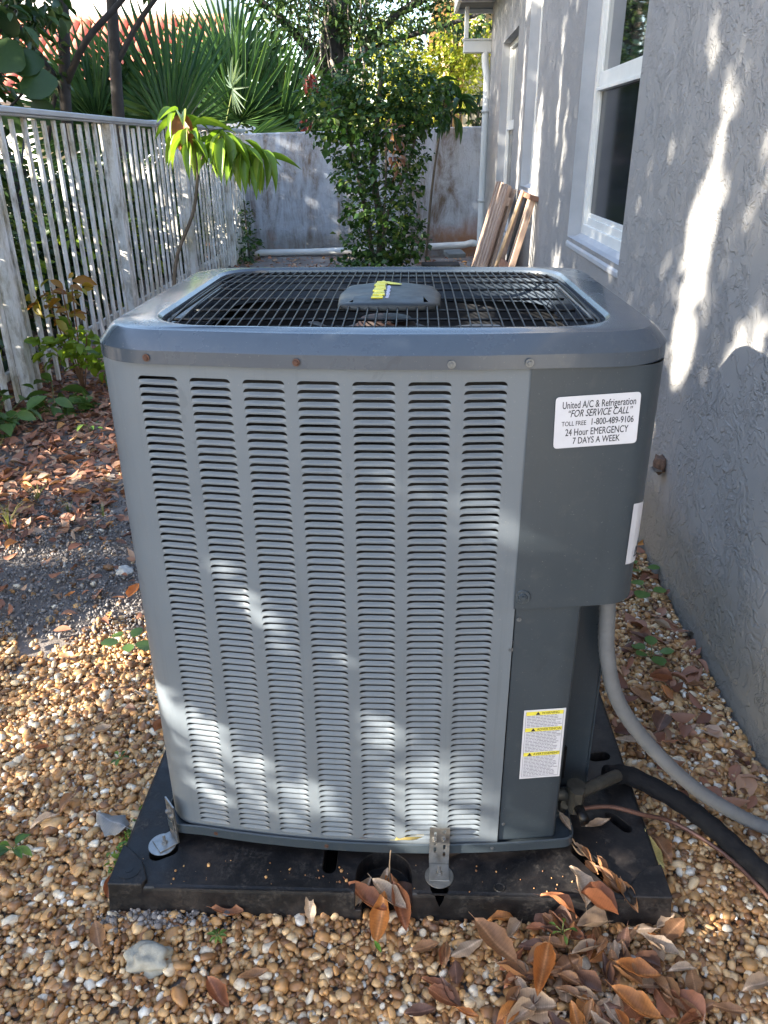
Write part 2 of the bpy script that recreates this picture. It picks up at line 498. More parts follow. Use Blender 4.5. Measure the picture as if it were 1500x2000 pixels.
def window(y0, y1, z0, z1, rail, screen=True):
    """double hung window set back in the wall; the frame is the part, its pieces the sub-parts"""
    xg = HX + 0.072
    fr = G()
    t = 0.045
    a0, a1, b0, b1 = y0 + 0.003, y1 - 0.003, z0 + 0.003, z1 - 0.003
    fr.b((xg - 0.005, a0, b0), (xg + 0.07, a0 + t, b1))
    fr.b((xg - 0.005, a1 - t, b0), (xg + 0.07, a1, b1))
    fr.b((xg - 0.004, a0 + t, b0), (xg + 0.069, a1 - t, b0 + t * 1.3))
    fr.b((xg - 0.004, a0 + t, b1 - t), (xg + 0.069, a1 - t, b1))
    # inner step
    fr.b((xg + 0.012, a0 + t, b0 + t * 1.3), (xg + 0.066, a0 + t + 0.022, b1 - t))
    fr.b((xg + 0.012, a1 - t - 0.022, b0 + t * 1.3), (xg + 0.066, a1 - t, b1 - t))
    w = add('window', local(fr), VINYL, house, bevel=0.003)
    c0, c1 = a0 + t + 0.022, a1 - t - 0.022
    r = G()
    r.b((xg + 0.002, c0, rail - 0.035), (xg + 0.055, c1, rail + 0.03))
    r.b((xg - 0.008, c0, rail - 0.05), (xg + 0.05, c1, rail - 0.0352))
    add('meeting_rail', local(r), VINYL, w, bevel=0.002)
    b = G()
    b.b((xg + 0.008, c0, b0 + t * 1.3), (xg + 0.05, c1, b0 + t * 1.3 + 0.035))
    b.b((xg + 0.016, c0, b0 + t * 1.3 + 0.035), (xg + 0.045, c1, b0 + t * 1.3 + 0.055))
    add('bottom_rail', local(b), VINYL, w, bevel=0.002)
    p = G(); p.b((xg + 0.018, c0, rail + 0.03), (xg + 0.024, c1, b1 - t))
    add('upper_pane', local(p), GLASS, w)
    p = G(); p.b((xg + 0.022, c0 + 0.002, b0 + t * 1.3 + 0.055), (xg + 0.027, c1 - 0.002, rail - 0.05))
    add('lower_pane', local(p), SCREENG, w)
    p = G(); p.b((xg + 0.075, c0 - 0.05, z0 + 0.01), (xg + 0.09, c1 + 0.05, z1 - 0.01))
    add('dark_room_sheet', local(p), ROOM, w)  # dark sheet standing in for the unlit room
    s = G()   # sloping stucco sill
    s.prism([(HX - 0.006, z0 - 0.05), (HX - 0.006, z0 - 0.03), (HX + 0.0, z0 - 0.02), (HX + 0.0715, z0 + 0.018), (HX + 0.0715, z0 - 0.05)], -(y1 + 0.0), -(y0 - 0.0),
            Matrix(((1, 0, 0, 0), (0, 0, -1, 0), (0, 1, 0, 0), (0, 0, 0, 1))))
    add('sill', local(s), SILLM, w, bevel=0.004)
house_wall()
window(*WINS[0], 1.575)
window(*WINS[1], 1.62)
window(*WINS[2], 1.475)

def eaves():
    g = G()
    g.b((0.60, 5.4, 2.64), (4.2, 8.95, 2.6585))
    add('soffit', local(g), SOFFIT, house)
    g = G()
    g.b((0.565, 5.4, 2.60), (0.599, 8.98, 2.80))
    g.b((0.60, 8.951, 2.601), (4.2, 8.98, 2.80))
    g.b((0.60, 8.30, 2.618), (0.944, 8.34, 2.639))
    add('fascia', local(g), TRIM, house, bevel=0.004)
    g = G()
    g.prism([(0.40, 2.80), (4.6, 4.6), (4.6, 4.66), (0.40, 2.86)], -9.1, -5.4, Matrix(((1, 0, 0, 0), (0, 0, -1, 0), (0, 1, 0, 0), (0, 0, 0, 1))))
    add('roof', local(g), m_simple('grey roof shingles', (0.12, 0.11, 0.10), 0.9, 0, 0.3, 6), house)
    # lower gutter return and the downspout at the far corner
    g = G()
    g.b((0.655, 8.5, 2.19), (0.96, 8.60, 2.30))
    g.b((0.640, 8.49, 2.300), (0.965, 8.61, 2.318))
    g.b((0.66, 8.47, 2.318), (0.70, 8.62, 2.60))
    add('gutter', local(g), TRIM, house, bevel=0.006)
    g = G()
    path = [(0.93, 8.52, 2.28), (0.935, 8.515, 2.16), (0.95, 8.50, 2.06), (0.98, 8.49, 1.96), (0.985, 8.49, 1.84), (0.962, 8.49, 1.66), (0.93, 8.49, 1.5), (0.925, 8.49, 1.0), (0.92, 8.49, 0.3), (0.90, 8.46, 0.17)]
    path = [(min(x, 0.915), y, z) for x, y, z in path]
    path[0] = (0.89, 8.54, 2.28); path[1] = (0.885, 8.535, 2.15); path[2] = (0.895, 8.51, 2.06)
    g.tube(path, 0.038, 12)
    for z in (1.62, 0.72): g.b((0.872, 8.445, z), (0.945, 8.535, z + 0.03))
    add('downspout', local(g), TRIM, house, True)
eaves()

# ---------------------------------------------------------------- garden wall at the far end
gw = empty('garden_wall', (-0.5, 9.7, 0))
tag(gw, 'stained blue grey rendered garden wall closing the yard at the far end', 'garden wall')
g = G()
Lw = []
n = 24
for i in range(n + 1):
    x = -2.6 + (3.9) * i / n
    zt = 1.455 + 0.022 * (x + 1.9)
    Lw.append([(x + 0.5, 0, -0.3), (x + 0.5, 0, zt - 0.012), (x + 0.5, 0.012, zt), (x + 0.5, 0.148, zt), (x + 0.5, 0.16, zt - 0.012), (x + 0.5, 0.16, -0.3)])
g.loft(Lw)
add('wall', g, GWALL, gw)
o = add('drain_pipe', G().tube([(-1.93, 9.60, 0.01), (-1.86, 9.585, 0.045), (-1.2, 9.58, 0.055), (-0.3, 9.58, 0.085), (0.6, 9.58, 0.13), (0.80, 9.57, 0.14), (0.88, 9.5, 0.17), (0.90, 9.2, 0.2)], 0.042, 10), TRIM, None, True)
tag(o, 'white drain pipe lying along the foot of the garden wall', 'pipe')

def blocks():
    m = m_simple('reddish paving block', (0.20, 0.095, 0.075), 0.9, 0, 0.25, 12, 0.3)
    m2 = m_simple('dark weathered block', (0.055, 0.048, 0.045), 0.9, 0, 0.3, 12, 0.3)
    spec = [((0.45, 8.05, 0.055), (0.42, 0.2, 0.11), m2, 'dark weathered concrete block by the wooden screens', 0.05),
            ((0.66, 7.6, 0.05), (0.36, 0.2, 0.10), m, 'reddish paving block lying in front of the dark block', -0.1),
            ((0.30, 7.55, 0.04), (0.3, 0.2, 0.08), m2, 'low dark block beside the reddish paving block', 0.2),
            ((0.62, 8.4, 0.17), (0.22, 0.15, 0.05), m_simple('grey flagstone', (0.20, 0.20, 0.19), 0.9, 0, 0.2), 'thin grey flagstone tilted against the wall pipe', 0.4)]
    for c, d, mm, lab, r in spec:
        o = add('paving_block', G().box((0, 0, 0), d), mm, None, bevel=0.008)
        o.location = c; o.rotation_euler = (0.05 if d[2] > 0.06 else 0.25, 0, r)
        tag(o, lab, 'block', 'blocks at the foot of the far wall')
blocks()

# ---------------------------------------------------------------- picket fence on the left
fence = empty('picket_fence', (-2.0, 5.0, 0))
tag(fence, 'weathered white picket fence with a flat top rail along the left', 'fence')
F0 = Vector((-2.0, 5.0, 0))
RAIL = m_simple('oxidised white rail', (0.50, 0.52, 0.55), 0.4, 0.3, 0.12, 5, 0.05)
g = G(); g.b((-2.045, 1.9, 1.462), (-1.955, 5.95, 1.492)); g.b((-2.035, 1.9, 1.449), (-1.965, 5.95, 1.4618))
add('top_rail', local(g, F0), RAIL, fence, bevel=0.004)
g = G(); g.b((-2.045, 5.99, 1.472), (-1.955, 9.68, 1.50)); g.b((-2.03, 5.99, 1.457), (-1.97, 9.68, 1.4718))
add('top_rail', local(g, F0), RAIL, fence, bevel=0.004)
g = G(); g.b((-2.052, 1.9, 0.16), (-2.026, 9.68, 0.20))
add('bottom_rail', local(g, F0), PICKET, fence)
pk = G().b((-0.008, -0.019, 0), (0.008, 0.019, 1.44)).mesh('picket', PICKET)
post = G().b((-0.03, -0.036, 0), (0.03, 0.036, 1.447)).mesh('fence_post', PICKET)
y = 1.93; k = 12
while y < 9.62:
    if k % 14 == 7:
        o = add('fence_post', post, None, fence)
        o.location = (random.uniform(-.004, .004), y - 5.0, 0)
    else:
        o = add('picket', pk, None, fence)
        o.location = (random.uniform(-.003, .003), y - 5.0 + random.uniform(-.006, .006), 0.03 + random.uniform(-.02, .02))
        o.rotation_euler = (random.uniform(-.012, .012), random.uniform(-.006, .006), random.uniform(-.12, .12))
        o.scale = (1, random.uniform(.9, 1.1), 0.985)
    k += 1
    y += 0.131

# ---------------------------------------------------------------- neighbouring buildings
def tiled_house():
    root = empty('tiled_house', (-10, 19, 0))
    tag(root, 'pale neighbouring house with a red barrel tile roof beyond the fence', 'house')
    pale = m_simple('pale house render', (0.66, 0.64, 0.62), 0.8, 0, 0.06, 1)
    g = G(); g.b((-4.5, 0.6, -0.3), (5.3, 7, 2.55))
    add('wall', g, pale, root)
    g = G(); g.b((-4.4, 2.6, 4.2), (5.0, 7, 5.6))
    add('upper_wall', g, pale, root)
    for cx in (-2.0, 1.5):
        fr = add('window', G().b((cx - 0.6, 0.55, 0.9), (cx + 0.6, 0.598, 2.1)), VINYL, root)
        add('pane', G().b((cx - 0.5, 0.53, 1.0), (cx + 0.5, 0.549, 2.0)), GLASS, fr)
    t = NT('red roof tile')
    inf = t.n('ShaderNodeObjectInfo')
    c = t.ramp(inf.outputs['Random'], [(0, (0.34, 0.085, 0.05)), (0.5, (0.48, 0.13, 0.075)), (1, (0.58, 0.24, 0.15))])
    c = t.mix(t.ramp(t.noise(9, 5), [(0.4, 0.0), (0.8, 0.6)]), c, (0.2, 0.08, 0.06))
    tm = t.done(t.pbsdf(c, 0.7))
    # roof plane rises from the eaves (y 0, z 2.5) to the ridge (y 2.6, z 4.2)
    sl = math.atan2(1.7, 2.6); Ls = math.hypot(1.7, 2.6)
    g = G()
    g.add([(-4.7, -0.05, 2.44), (5.5, -0.05, 2.44), (5.5, 2.6, 4.17), (-4.7, 2.6, 4.17)], [(0, 1, 2, 3)])
    roof = add('roof', g, m_simple('roof underlay', (0.16, 0.05, 0.035), 0.9), root)
    tg = G()
    prof = [(-0.14, 0.0), (-0.115, 0.05), (-0.06, 0.085), (0, 0.095), (0.06, 0.085), (0.115, 0.05), (0.14, 0.0)]
    tg.loft([[(x, 0, z) for x, z in prof], [(x * 0.9, 0.40, z * 0.9 + 0.015) for x, z in prof]], False, False, False)
    tme = tg.mesh('roof_tile', tm, True)
    rows = 9; cols = 33
    for r in range(rows):
        for c_ in range(cols):
            o = bpy.data.objects.new('roof_tile', tme); col.objects.link(o); o.parent = roof
            s = r * Ls / rows
            o.location = (-4.55 + c_ * 0.31, -0.06 + s * math.cos(sl), 2.45 + s * math.sin(sl))
            o.rotation_euler = (sl, 0, random.uniform(-.02, .02))
    g = G(); g.b((-4.7, -0.10, 2.30), (5.5, -0.06, 2.44))
    add('fascia', g, TRIM, root)
    g = G(); g.tube([(-4.7, 2.6, 4.2), (5.5, 2.6, 4.2)], 0.12, 10)
    add('ridge', g, tm, root)
tiled_house()

def tan_house():
    root = empty('tan_house', (1.6, 14.2, 0))
    tag(root, 'tan rendered building corner behind the garden wall beside the gutter', 'house')
    tan = m_simple('tan render', (0.52, 0.36, 0.20), 0.85, 0, 0.12, 1.3, 0.2, 20)
    g = G(); g.b((-0.85, 0, -0.3), (6, 7, 3.4)); add('wall', g, tan, root)
    g = G(); g.b((-0.62, -0.2, -0.3), (-0.30, -0.002, 3.4)); add('pilaster', g, m_simple('pale render', (0.66, 0.54, 0.38), 0.85, 0, 0.15, 2), root)
    g = G(); g.b((-1.15, -0.4, 3.4), (6.3, 7.3, 3.55)); add('roof', g, m_simple('tan roof edge', (0.4, 0.3, 0.2), 0.8), root)
    w = add('window', G().b((-0.15, -0.03, 1.0), (0.5, -0.001, 2.3)), VINYL, root)
    add('pane', G().b((-0.08, -0.05, 1.07), (0.43, -0.031, 2.23)), GLASS, w)
tan_house()

ironm = m_simple('black iron', (0.015, 0.015, 0.017), 0.5, 0.6)
ir = empty('iron_fence', (0.8, 11.5, 0))
tag(ir, 'black iron railing standing behind the garden wall on the right', 'fence')
g = G(); g.b((-0.9, -0.012, 1.72), (0.9, 0.012, 1.745)); g.b((-0.9, -0.012, 0.3), (0.9, 0.012, 0.325))
add('rail', g, ironm, ir)
bm_ = G().b((-0.009, -0.009, -0.1), (0.009, 0.009, 1.9)).mesh('bar', ironm)
for i in range(15):
    o = add('bar', bm_, None, ir); o.location = (-0.84 + i * 0.12, 0, 0)

# ================================================================== AIR CONDITIONER
XC = 0.112
def yf(x): return 0.228 * (x - XC) ** 2                    # the front is gently bowed
def sl(x): return 2 * 0.228 * (x - XC)
P_, HS, LR, DEP = 0.0127, 0.0112, 0.0074, 0.0044
ROWS, CP, CW = 69, 0.07859, 0.0614
ZT = 0.9895                                                # top of the uppermost slot
unit = empty('air_conditioner', (0.09, 0.35, 0.083))
tag(unit, 'large grey outdoor air conditioner condenser with louvered front and black fan grille', 'air conditioner')
U0 = Vector((0.09, 0.35, 0.083))
def up(name, g, m, parent=None, **k):
    return add(name, local(g, U0), m, parent or unit, **k)

def slot_stations():
    e = [0, 0.0008, 0.0022, 0.0045, LR, 0.0125, 0.022]
    xs = [-CW / 2 + v for v in e] + [0.0] + [CW / 2 - v for v in reversed(e)]
    out = []
    for x in xs:
        d = CW / 2 - abs(x)
        zt = HS if d >= LR else HS - LR + math.sqrt(max(0, LR ** 2 - (LR - d) ** 2))
        s = min(1, d / 0.013); g_ = s * s * (3 - 2 * s)
        out.append((x, zt, g_))
    return out
ST = slot_stations()
def louver_mesh():
    g = G()
    loops = []
    for v in (0.0, 0.12, 0.45, 0.8, 1.0):
        loops.append([(x, DEP * (v ** 0.9) * (0.12 + 0.88 * gg) - (0.0012 if v == 0.12 else 0) * gg, v * min(zt, 0.0053)) for x, zt, gg in ST])
    g.loft(loops, False, False, False)
    return g
lm = louver_mesh().mesh('louver', PANEL, True)
CX = [(k - 3) * CP for k in range(7)]
def column_matrix(k):
    x = CX[k]
    return Matrix.Translation((x, yf(x), 0)) @ Matrix.Rotation(math.atan(sl(x)), 4, 'Z')
def front_panel():
    g = G()
    ztop, zbot = 1.0095, 0.103
    # lands between the slots
    for k in range(7):
        M = column_matrix(k)
        for i in range(ROWS):
            zb = ZT - i * P_ - HS
            lo = [(x, 0, zb + zt) for x, zt, gg in ST]
            hi = [(x, 0, zb + P_ if i else ztop) for x, zt, gg in ST]
            g.loft([lo, hi], False, False, False, M)
        zb = ZT - (ROWS - 1) * P_ - HS
        g.loft([[(x, 0, zbot) for x, zt, gg in ST], [(x, 0, zb) for x, zt, gg in ST]], False, False, False, M)
    # strips between the columns, the left corner and the right margin
    def strip(xs, pts=None):
        ps = pts or [(x, yf(x)) for x in xs]
        g.loft([[(x, y, zbot) for x, y in ps], [(x, y, ztop) for x, y in ps]], False, False, False)
    def edge(k, s):
        p = column_matrix(k) @ Vector((s * CW / 2, 0, 0)); return (p.x, p.y)
    for k in range(6): strip(None, [edge(k, 1), edge(k + 1, -1)])
    a = edge(6, 1)
    strip(None, [a, (0.285, yf(0.285)), (0.300, yf(0.300)), (0.3012, yf(0.3) + 0.012)])
    e0 = edge(0, -1)
    R = 0.066; th0 = math.atan(-sl(-0.28))
    p0 = (-0.28, yf(-0.28))
    pts = [e0]
    # arc turning from the front to the left side
    cx = p0[0] + R * math.sin(th0); cy = p0[1] + R * math.cos(th0)
    for i in range(11):
        a_ = th0 + (PI / 2 - th0) * i / 10
        pts.append((cx - R * math.sin(a_), cy - R * math.cos(a_)))
    xl = pts[-1][0]
    pts += [(xl - 0.002, 0.4), (xl - 0.001, 0.62), (xl + 0.02, 0.66), (xl + 0.06, 0.68), (0.1, 0.69), (0.45, 0.68), (0.482, 0.66), (0.487, 0.62), (0.49, 0.32)]
    strip(None, [(x, y) for x, y in pts])
    return g, xl
g, XL = front_panel()
fp = up('front_panel', g, PANEL)
autosmooth(fp.data, 40)
# 300 louvers as parts (the uppermost rows show largest), the rest as one part
cnt = 0
rest = G()
for i in range(ROWS):
    for k in range(7):
        M = Matrix.Translation((0, 0, ZT - i * P_ - HS)) @ column_matrix(k)
        if i < 42:
            o = bpy.data.objects.new('louver', lm); col.objects.link(o); o.parent = unit
            o.matrix_local = Matrix.Translation(-U0) @ M
            cnt += 1
        else:
            lg = louver_mesh(); rest.add(lg.v, lg.f, M)
o = up('louvers', rest, PANEL, smooth=True); o['kind'] = 'stuff'
# condenser coil behind the louvers
g = G()
for i in range(60):
    z0 = 0.112 + i * 0.0147
    g.b((-0.285, 0.062, z0), (0.285, 0.064 + 0.004 * (i % 2), z0 + 0.0125))
up('condenser_coil', g, COIL)

# service panels on the right
g = G()
RS = 0.056
sx = 0.450
pts = [(0.2975, yf(0.2975) - 0.0035), (0.34, yf(0.34) - 0.0035), (0.38, yf(0.38) - 0.0035), (0.41, yf(0.41) - 0.0035), (sx, yf(sx) - 0.0035)]
th0 = math.atan(sl(sx)); cx = sx - RS * math.sin(th0); cy = pts[-1][1] + RS * math.cos(th0)
for i in range(1, 11):
    a_ = th0 + (PI / 2 - th0) * i / 10
    pts.append((cx + RS * math.sin(a_), cy - RS * math.cos(a_)))
XR = pts[-1][0]; cx0, cy0 = cx, cy
pts += [(XR + 0.003, 0.15), (XR + 0.005, 0.32)]
inner = [(x - 0.004 * (1 if x > 0.46 else 0), y + 0.004) for x, y in pts]
g.loft([[(x, y, 0.6205) for x, y in inner], [(x, y, 0.618) for x, y in pts], [(x, y, 1.0085) for x, y in pts]], False, False, False)
g.prism([(p[0], p[1]) for p in inner] + [(0.32, 0.32)], 0.622, 0.626)
sp = up('service_panel', g, SERV); autosmooth(sp.data, 50)
g = G()
xs = [0.3025, 0.33, 0.36, 0.385, 0.405]
g.loft([[(x, yf(x) + 0.004, 0.105) for x in xs] + [(0.410, 0.028, 0.105), (0.411, 0.16, 0.105)], [(x, yf(x) + 0.004, 0.6215) for x in xs] + [(0.410, 0.028, 0.6215), (0.411, 0.16, 0.6215)]], False, False, False)
lp = up('lower_panel', g, SERV); autosmooth(lp.data, 50)
g = G(); g.b((0.4112, 0.16, 0.100), (0.492, 0.164, 0.6213)); g.b((0.4925, 0.158, 0.100), (0.496, 0.66, 0.6213))
up('recess_panel', g, SERV)
# fixing knob, seam screws
def screw_mesh(r, m, flange=1.6):
    g = G(); g.cyl((0, 0, 0), r * flange, 0.0012, 16); g.cyl((0, 0, 0.0012), r, 0.0028, 6, r2=r * 0.85)
    g.box((0, 0, 0.0042), (r * 1.3, r * 0.25, 0.0006))
    return g.mesh('screw', m)
SM = screw_mesh(0.0042, SCREW); SR = screw_mesh(0.0045, RUST, 1.5)
def screw(x, y, z, me, parent=unit, yaw=None, s=1.0, label=None, roll=None):
    o = bpy.data.objects.new('screw', me); col.objects.link(o); o.parent = parent
    yaw = math.atan(sl(x)) if yaw is None else yaw
    o.matrix_local = Matrix.Translation(Vector((x, y, z)) - U0) @ Matrix.Rotation(yaw, 4, 'Z') @ Matrix.Rotation(PI / 2, 4, 'X') @ Matrix.Rotation(random.random() * 3, 4, 'Z') @ Matrix.Scale(s, 4)
    if label: o['label'] = label
    return o
kn = G(); kn.cyl((0, 0, 0), 0.0125, 0.0015, 24, r2=0.0115); kn.cyl((0, 0, 0.0015), 0.0075, 0.003, 20, r2=0.006); kn.cyl((0, 0, 0.0045), 0.0042, 0.002, 6)
o = add('panel_knob', kn, SERV, unit); o.matrix_local = Matrix.Translation(Vector((0.3105, yf(0.3105) - 0.004, 0.6405)) - U0) @ Matrix.Rotation(PI / 2, 4, 'X')
for z in (0.594, 0.538): screw(0.3085 if z > 0.55 else 0.2985, yf(0.305) + (0.003 if z > 0.55 else -0.0005), z, SM, s=0.6)
screw(0.3095, yf(0.31) + 0.0035, 0.145, SM, s=0.5)

# base pan
def rounded(pts_r, n=6):
    """closed outline with rounded corners; pts_r = (x, y, r)"""
    out = []
    N = len(pts_r)
    for i, (x, y, r) in enumerate(pts_r):
        p = Vector((x, y)); a = (Vector(pts_r[i - 1][:2]) - p); b = (Vector(pts_r[(i + 1) % N][:2]) - p)
        if r <= 0: out.append((x, y)); continue
        ang = a.angle(b); d = r / math.tan(ang / 2)
        d = min(d, a.length * 0.49, b.length * 0.49)
        p0 = p + a.normalized() * d; p1 = p + b.normalized() * d
        for k in range(n + 1):
            t = k / n
            q = p0 * (1 - t) ** 2 + p * 2 * t * (1 - t) + p1 * t * t
            out.append((q.x, q.y))
    return out
front = [(x, yf(x) - 0.0085) for x in np.linspace(-0.262, 0.40, 12)]
def pan_outline(ins=0.0):
    pts = [(x, y + ins, 0) for x, y in front] + [(0.447 - ins, 0.0165 + ins, 0.05), (0.447 - ins, 0.148, 0.02), (0.502 - ins, 0.16, 0.02), (0.502 - ins, 0.69 - ins, 0.06), (XL - 0.006 + ins, 0.69 - ins, 0.06), (XL - 0.006 + ins, yf(-0.32) - 0.012 + ins, 0.075)]
    return rounded(pts, 8)
g = G()
lo, li, lf = pan_outline(), pan_outline(0.0025), pan_outline(0.006)
g.loft([[(x, y, 0.0845) for x, y in pan_outline(0.004)], [(x, y, 0.0875) for x, y in lo], [(x, y, 0.1075) for x, y in lo], [(x, y, 0.109) for x, y in li], [(x, y, 0.096) for x, y in lf]])
bp = up('base_pan', g, SERV); autosmooth(bp.data, 35)
for x in (-0.02, -0.235): screw(x, yf(x) - 0.0086, 0.0975, SR, s=0.62)
screw(0.29, yf(0.29) - 0.0086, 0.0975, SM, s=0.6)

# top cover
def cover_loop(x0, x1, y0, y1, r, z, bow=1.0, n=13):
    o = rounded([(x0, y0, r), (x0 + (x1 - x0) / 3, y0, 0), (x0 + (x1 - x0) / 2, y0, 0), (x0 + 2 * (x1 - x0) / 3, y0, 0), (x1, y0, r), (x1, y1, r), (x0 + (x1 - x0) / 2, y1, 0), (x0, y1, r)], n)
    out = []
    for x, y in o:
        w = max(0.0, min(1.0, (0.36 - y) / 0.3)); w2 = max(0.0, min(1.0, (y - 0.36) / 0.3))
        out.append((x, y + bow * 0.228 * (x - XC) ** 2 * w - bow * 0.12 * (x - XC) ** 2 * w2, z))
    return out
g = G()
ox0, ox1, oy0, oy1 = XL - 0.0095, XR + 0.0105, -0.0095, 0.722
L_ = [cover_loop(ox0 + .003, ox1 - .003, oy0 + .003, oy1 - .003, 0.10, 1.0085),
      cover_loop(ox0, ox1, oy0, oy1, 0.10, 1.009), cover_loop(ox0, ox1, oy0, oy1, 0.10, 1.0285), cover_loop(ox0 + .0015, ox1 - .0015, oy0 + .0015, oy1 - .0015, 0.10, 1.0305),
      cover_loop(ox0 + .019, ox1 - .019, oy0 + .021, oy1 - .021, 0.082, 1.0495), cover_loop(ox0 + .024, ox1 - .024, oy0 + .0255, oy1 - .026, 0.080, 1.0525), cover_loop(ox0 + .032, ox1 - .032, oy0 + .034, oy1 - .034, 0.078, 1.0537),
      cover_loop(-0.266, 0.436, 0.036, 0.662, 0.105, 1.0565, 0.75), cover_loop(-0.260, 0.430, 0.042, 0.656, 0.102, 1.0565, 0.75),
      cover_loop(-0.254, 0.424, 0.048, 0.650, 0.098, 1.052, 0.75), cover_loop(-0.252, 0.422, 0.050, 0.648, 0.097, 1.040, 0.75), cover_loop(-0.242, 0.412, 0.060, 0.638, 0.09, 1.038, 0.75), cover_loop(-0.240, 0.410, 0.062, 0.636, 0.09, 0.99, 0.75)]
g.loft(L_, False, False)
tc = up('top_cover', g, LID); autosmooth(tc.data, 20)
screw(-0.245, yf(-0.245) - 0.0105, 1.0185, SR, s=0.8, label='rusty screw')
screw(-0.028, yf(-0.028) - 0.0105, 1.0185, SR, s=0.8)
screw(0.186, yf(0.186) - 0.0105, 1.017, SM, s=0.85)
screw(0.293, yf(0.293) - 0.0105, 1.018, SM, s=0.88)

# fan, motor and dark inside
g = G()
n = 40
g.loft([[(0.085 + 0.30 * math.cos(2 * PI * k / n), 0.35 + 0.285 * math.sin(2 * PI * k / n), z) for k in range(n)] for z in (0.992, 0.93)], False, False)
g.add([(-0.29, 0.07, 0.80), (0.47, 0.07, 0.80), (0.47, 0.66, 0.80), (-0.29, 0.66, 0.80)], [(0, 1, 2, 3)])
g.loft([[(-0.28, 0.075, z), (0.46, 0.075, z), (0.46, 0.655, z), (-0.28, 0.655, z)] for z in (0.80, 0.99)], False, False)
up('fan_shroud', g, DARKIN)
g = G(); g.cyl((0.085, 0.35, 0.86), 0.075, 0.13, 28); g.cyl((0.085, 0.35, 0.99), 0.06, 0.02, 28, r2=0.045)
mo = up('fan_motor', g, MOTOR); autosmooth(mo.data)
for q in range(4):
    a0 = math.radians(28 + 90 * q)
    loops = []
    for i in range(7):
        r = 0.06 + 0.215 * i / 6
        w = 0.5 + 0.18 * math.sin(PI * i / 6)
        tw = 0.055 - 0.012 * i / 6
        row = []
        for j in range(6):
            a = a0 + (j / 5 - 0.5) * w * (0.9 if i < 6 else 0.6)
            row.append((0.085 + r * math.cos(a), 0.35 + r * math.sin(a), 0.93 + (j / 5 - 0.5) * tw * 1.6 + 0.012 * math.sin(PI * j / 5)))
        loops.append(row)
    gg = G(); gg.loft(loops, False, False, False)
    o = up('fan_blade', gg, ALU, smooth=True)
g = G(); g.b((0.02, 0.075, 0.90), (0.10, 0.28, 0.93)); up('motor_bracket', g, MOTOR)

# grille: rim, cross supports and wires
rim = cover_loop(-0.246, 0.416, 0.055, 0.643, 0.094, 1.046, 0.75)
g = G(); g.tube(rim + [rim[0], rim[1]], 0.0028, 6, False); up('grille_rim', g, BLACKWIRE, smooth=True)
def rim_x(y, lo):
    c = [p[0] for p in rim if abs(p[1] - y) < 0.03]
    if not c: return -0.226 if lo else 0.395
    # intersect the rim polygon with this y
    xs = []
    for a, b in zip(rim, rim[1:] + rim[:1]):
        if (a[1] - y) * (b[1] - y) < 0: xs.append(a[0] + (b[0] - a[0]) * (y - a[1]) / (b[1] - a[1]))
    return (min(xs) if lo else max(xs)) if xs else (-0.15 if lo else 0.32)
def rim_y(x):
    ys = []
    for a, b in zip(rim, rim[1:] + rim[:1]):
        if (a[0] - x) * (b[0] - x) < 0: ys.append(a[1] + (b[1] - a[1]) * (x - a[0]) / (b[0] - a[0]))
    return min(ys), max(ys)
SUPY = [0.092, 0.150, 0.225, 0.33, 0.43, 0.515, 0.585]
for y in SUPY:
    xa, xb = rim_x(y, True), rim_x(y, False)
    g = G(); g.tube([(xa, y, 1.046), (xa + 0.012, y, 1.0462), (xb - 0.012, y, 1.0462), (xb, y, 1.046)], 0.0024, 6)
    up('grille_support', g, BLACKWIRE, smooth=True)
nw = 42
for i in range(nw):
    x = -0.234 + (0.404 + 0.234) * i / (nw - 1)
    y0, y1 = rim_y(x)
    b = 0.006 * (x - XC) / 0.3
    g = G()
    pth = [(x, y0 - 0.001, 1.0455), (x, y0 + 0.008, 1.0505)] + [(x + b * math.sin(PI * t), y0 + (y1 - y0) * t, 1.0505 + 0.004 * math.sin(PI * t)) for t in (0.12, 0.25, 0.4, 0.5, 0.6, 0.75, 0.88)] + [(x, y1 - 0.008, 1.0505), (x, y1 + 0.001, 1.0455)]
    g.tube(pth, 0.00135, 5)
    up('grille_wire', g, BLACKWIRE, smooth=True)
# motor cap with its badge
g = G()
def cap_loop(s, z, dz=0.0):
    o = rounded([(0.010 + s, 0.222 + s, 0.02), (0.035, 0.212 + s, 0), (0.094, 0.206 + s, 0), (0.15, 0.212 + s, 0), (0.177 - s, 0.222 + s, 0.02), (0.182 - s, 0.33, 0.02), (0.172 - s, 0.405 - s, 0.025), (0.12, 0.432 - s, 0), (0.07, 0.436 - s, 0), (0.014 + s, 0.412 - s, 0.025), (0.005 + s, 0.33, 0.02)], 5)
    return [(x, y, z - 0.9 * dz * ((x - 0.094) / 0.09) ** 2) for x, y in o]
g.loft([cap_loop(0.002, 1.048), cap_loop(0, 1.049), cap_loop(0, 1.0565, 0.004), cap_loop(0.003, 1.0595, 0.004), cap_loop(0.012, 1.061, 0.004), cap_loop(0.05, 1.0635, 0.003)])
cap = up('motor_cap', g, CAPM); autosmooth(cap.data, 50)
g = G()
def cz(x, y): return 1.0652 - 0.0022 * ((x - 0.094) / 0.09) ** 2 - (0.0012 if not 0.26 < y < 0.385 else 0)
def badge(x0, x1, y0, y1):
    g.b((x0, y0, cz((x0 + x1) / 2, (y0 + y1) / 2) - 0.0012), (x1, y1, cz((x0 + x1) / 2, (y0 + y1) / 2) + 0.0004))
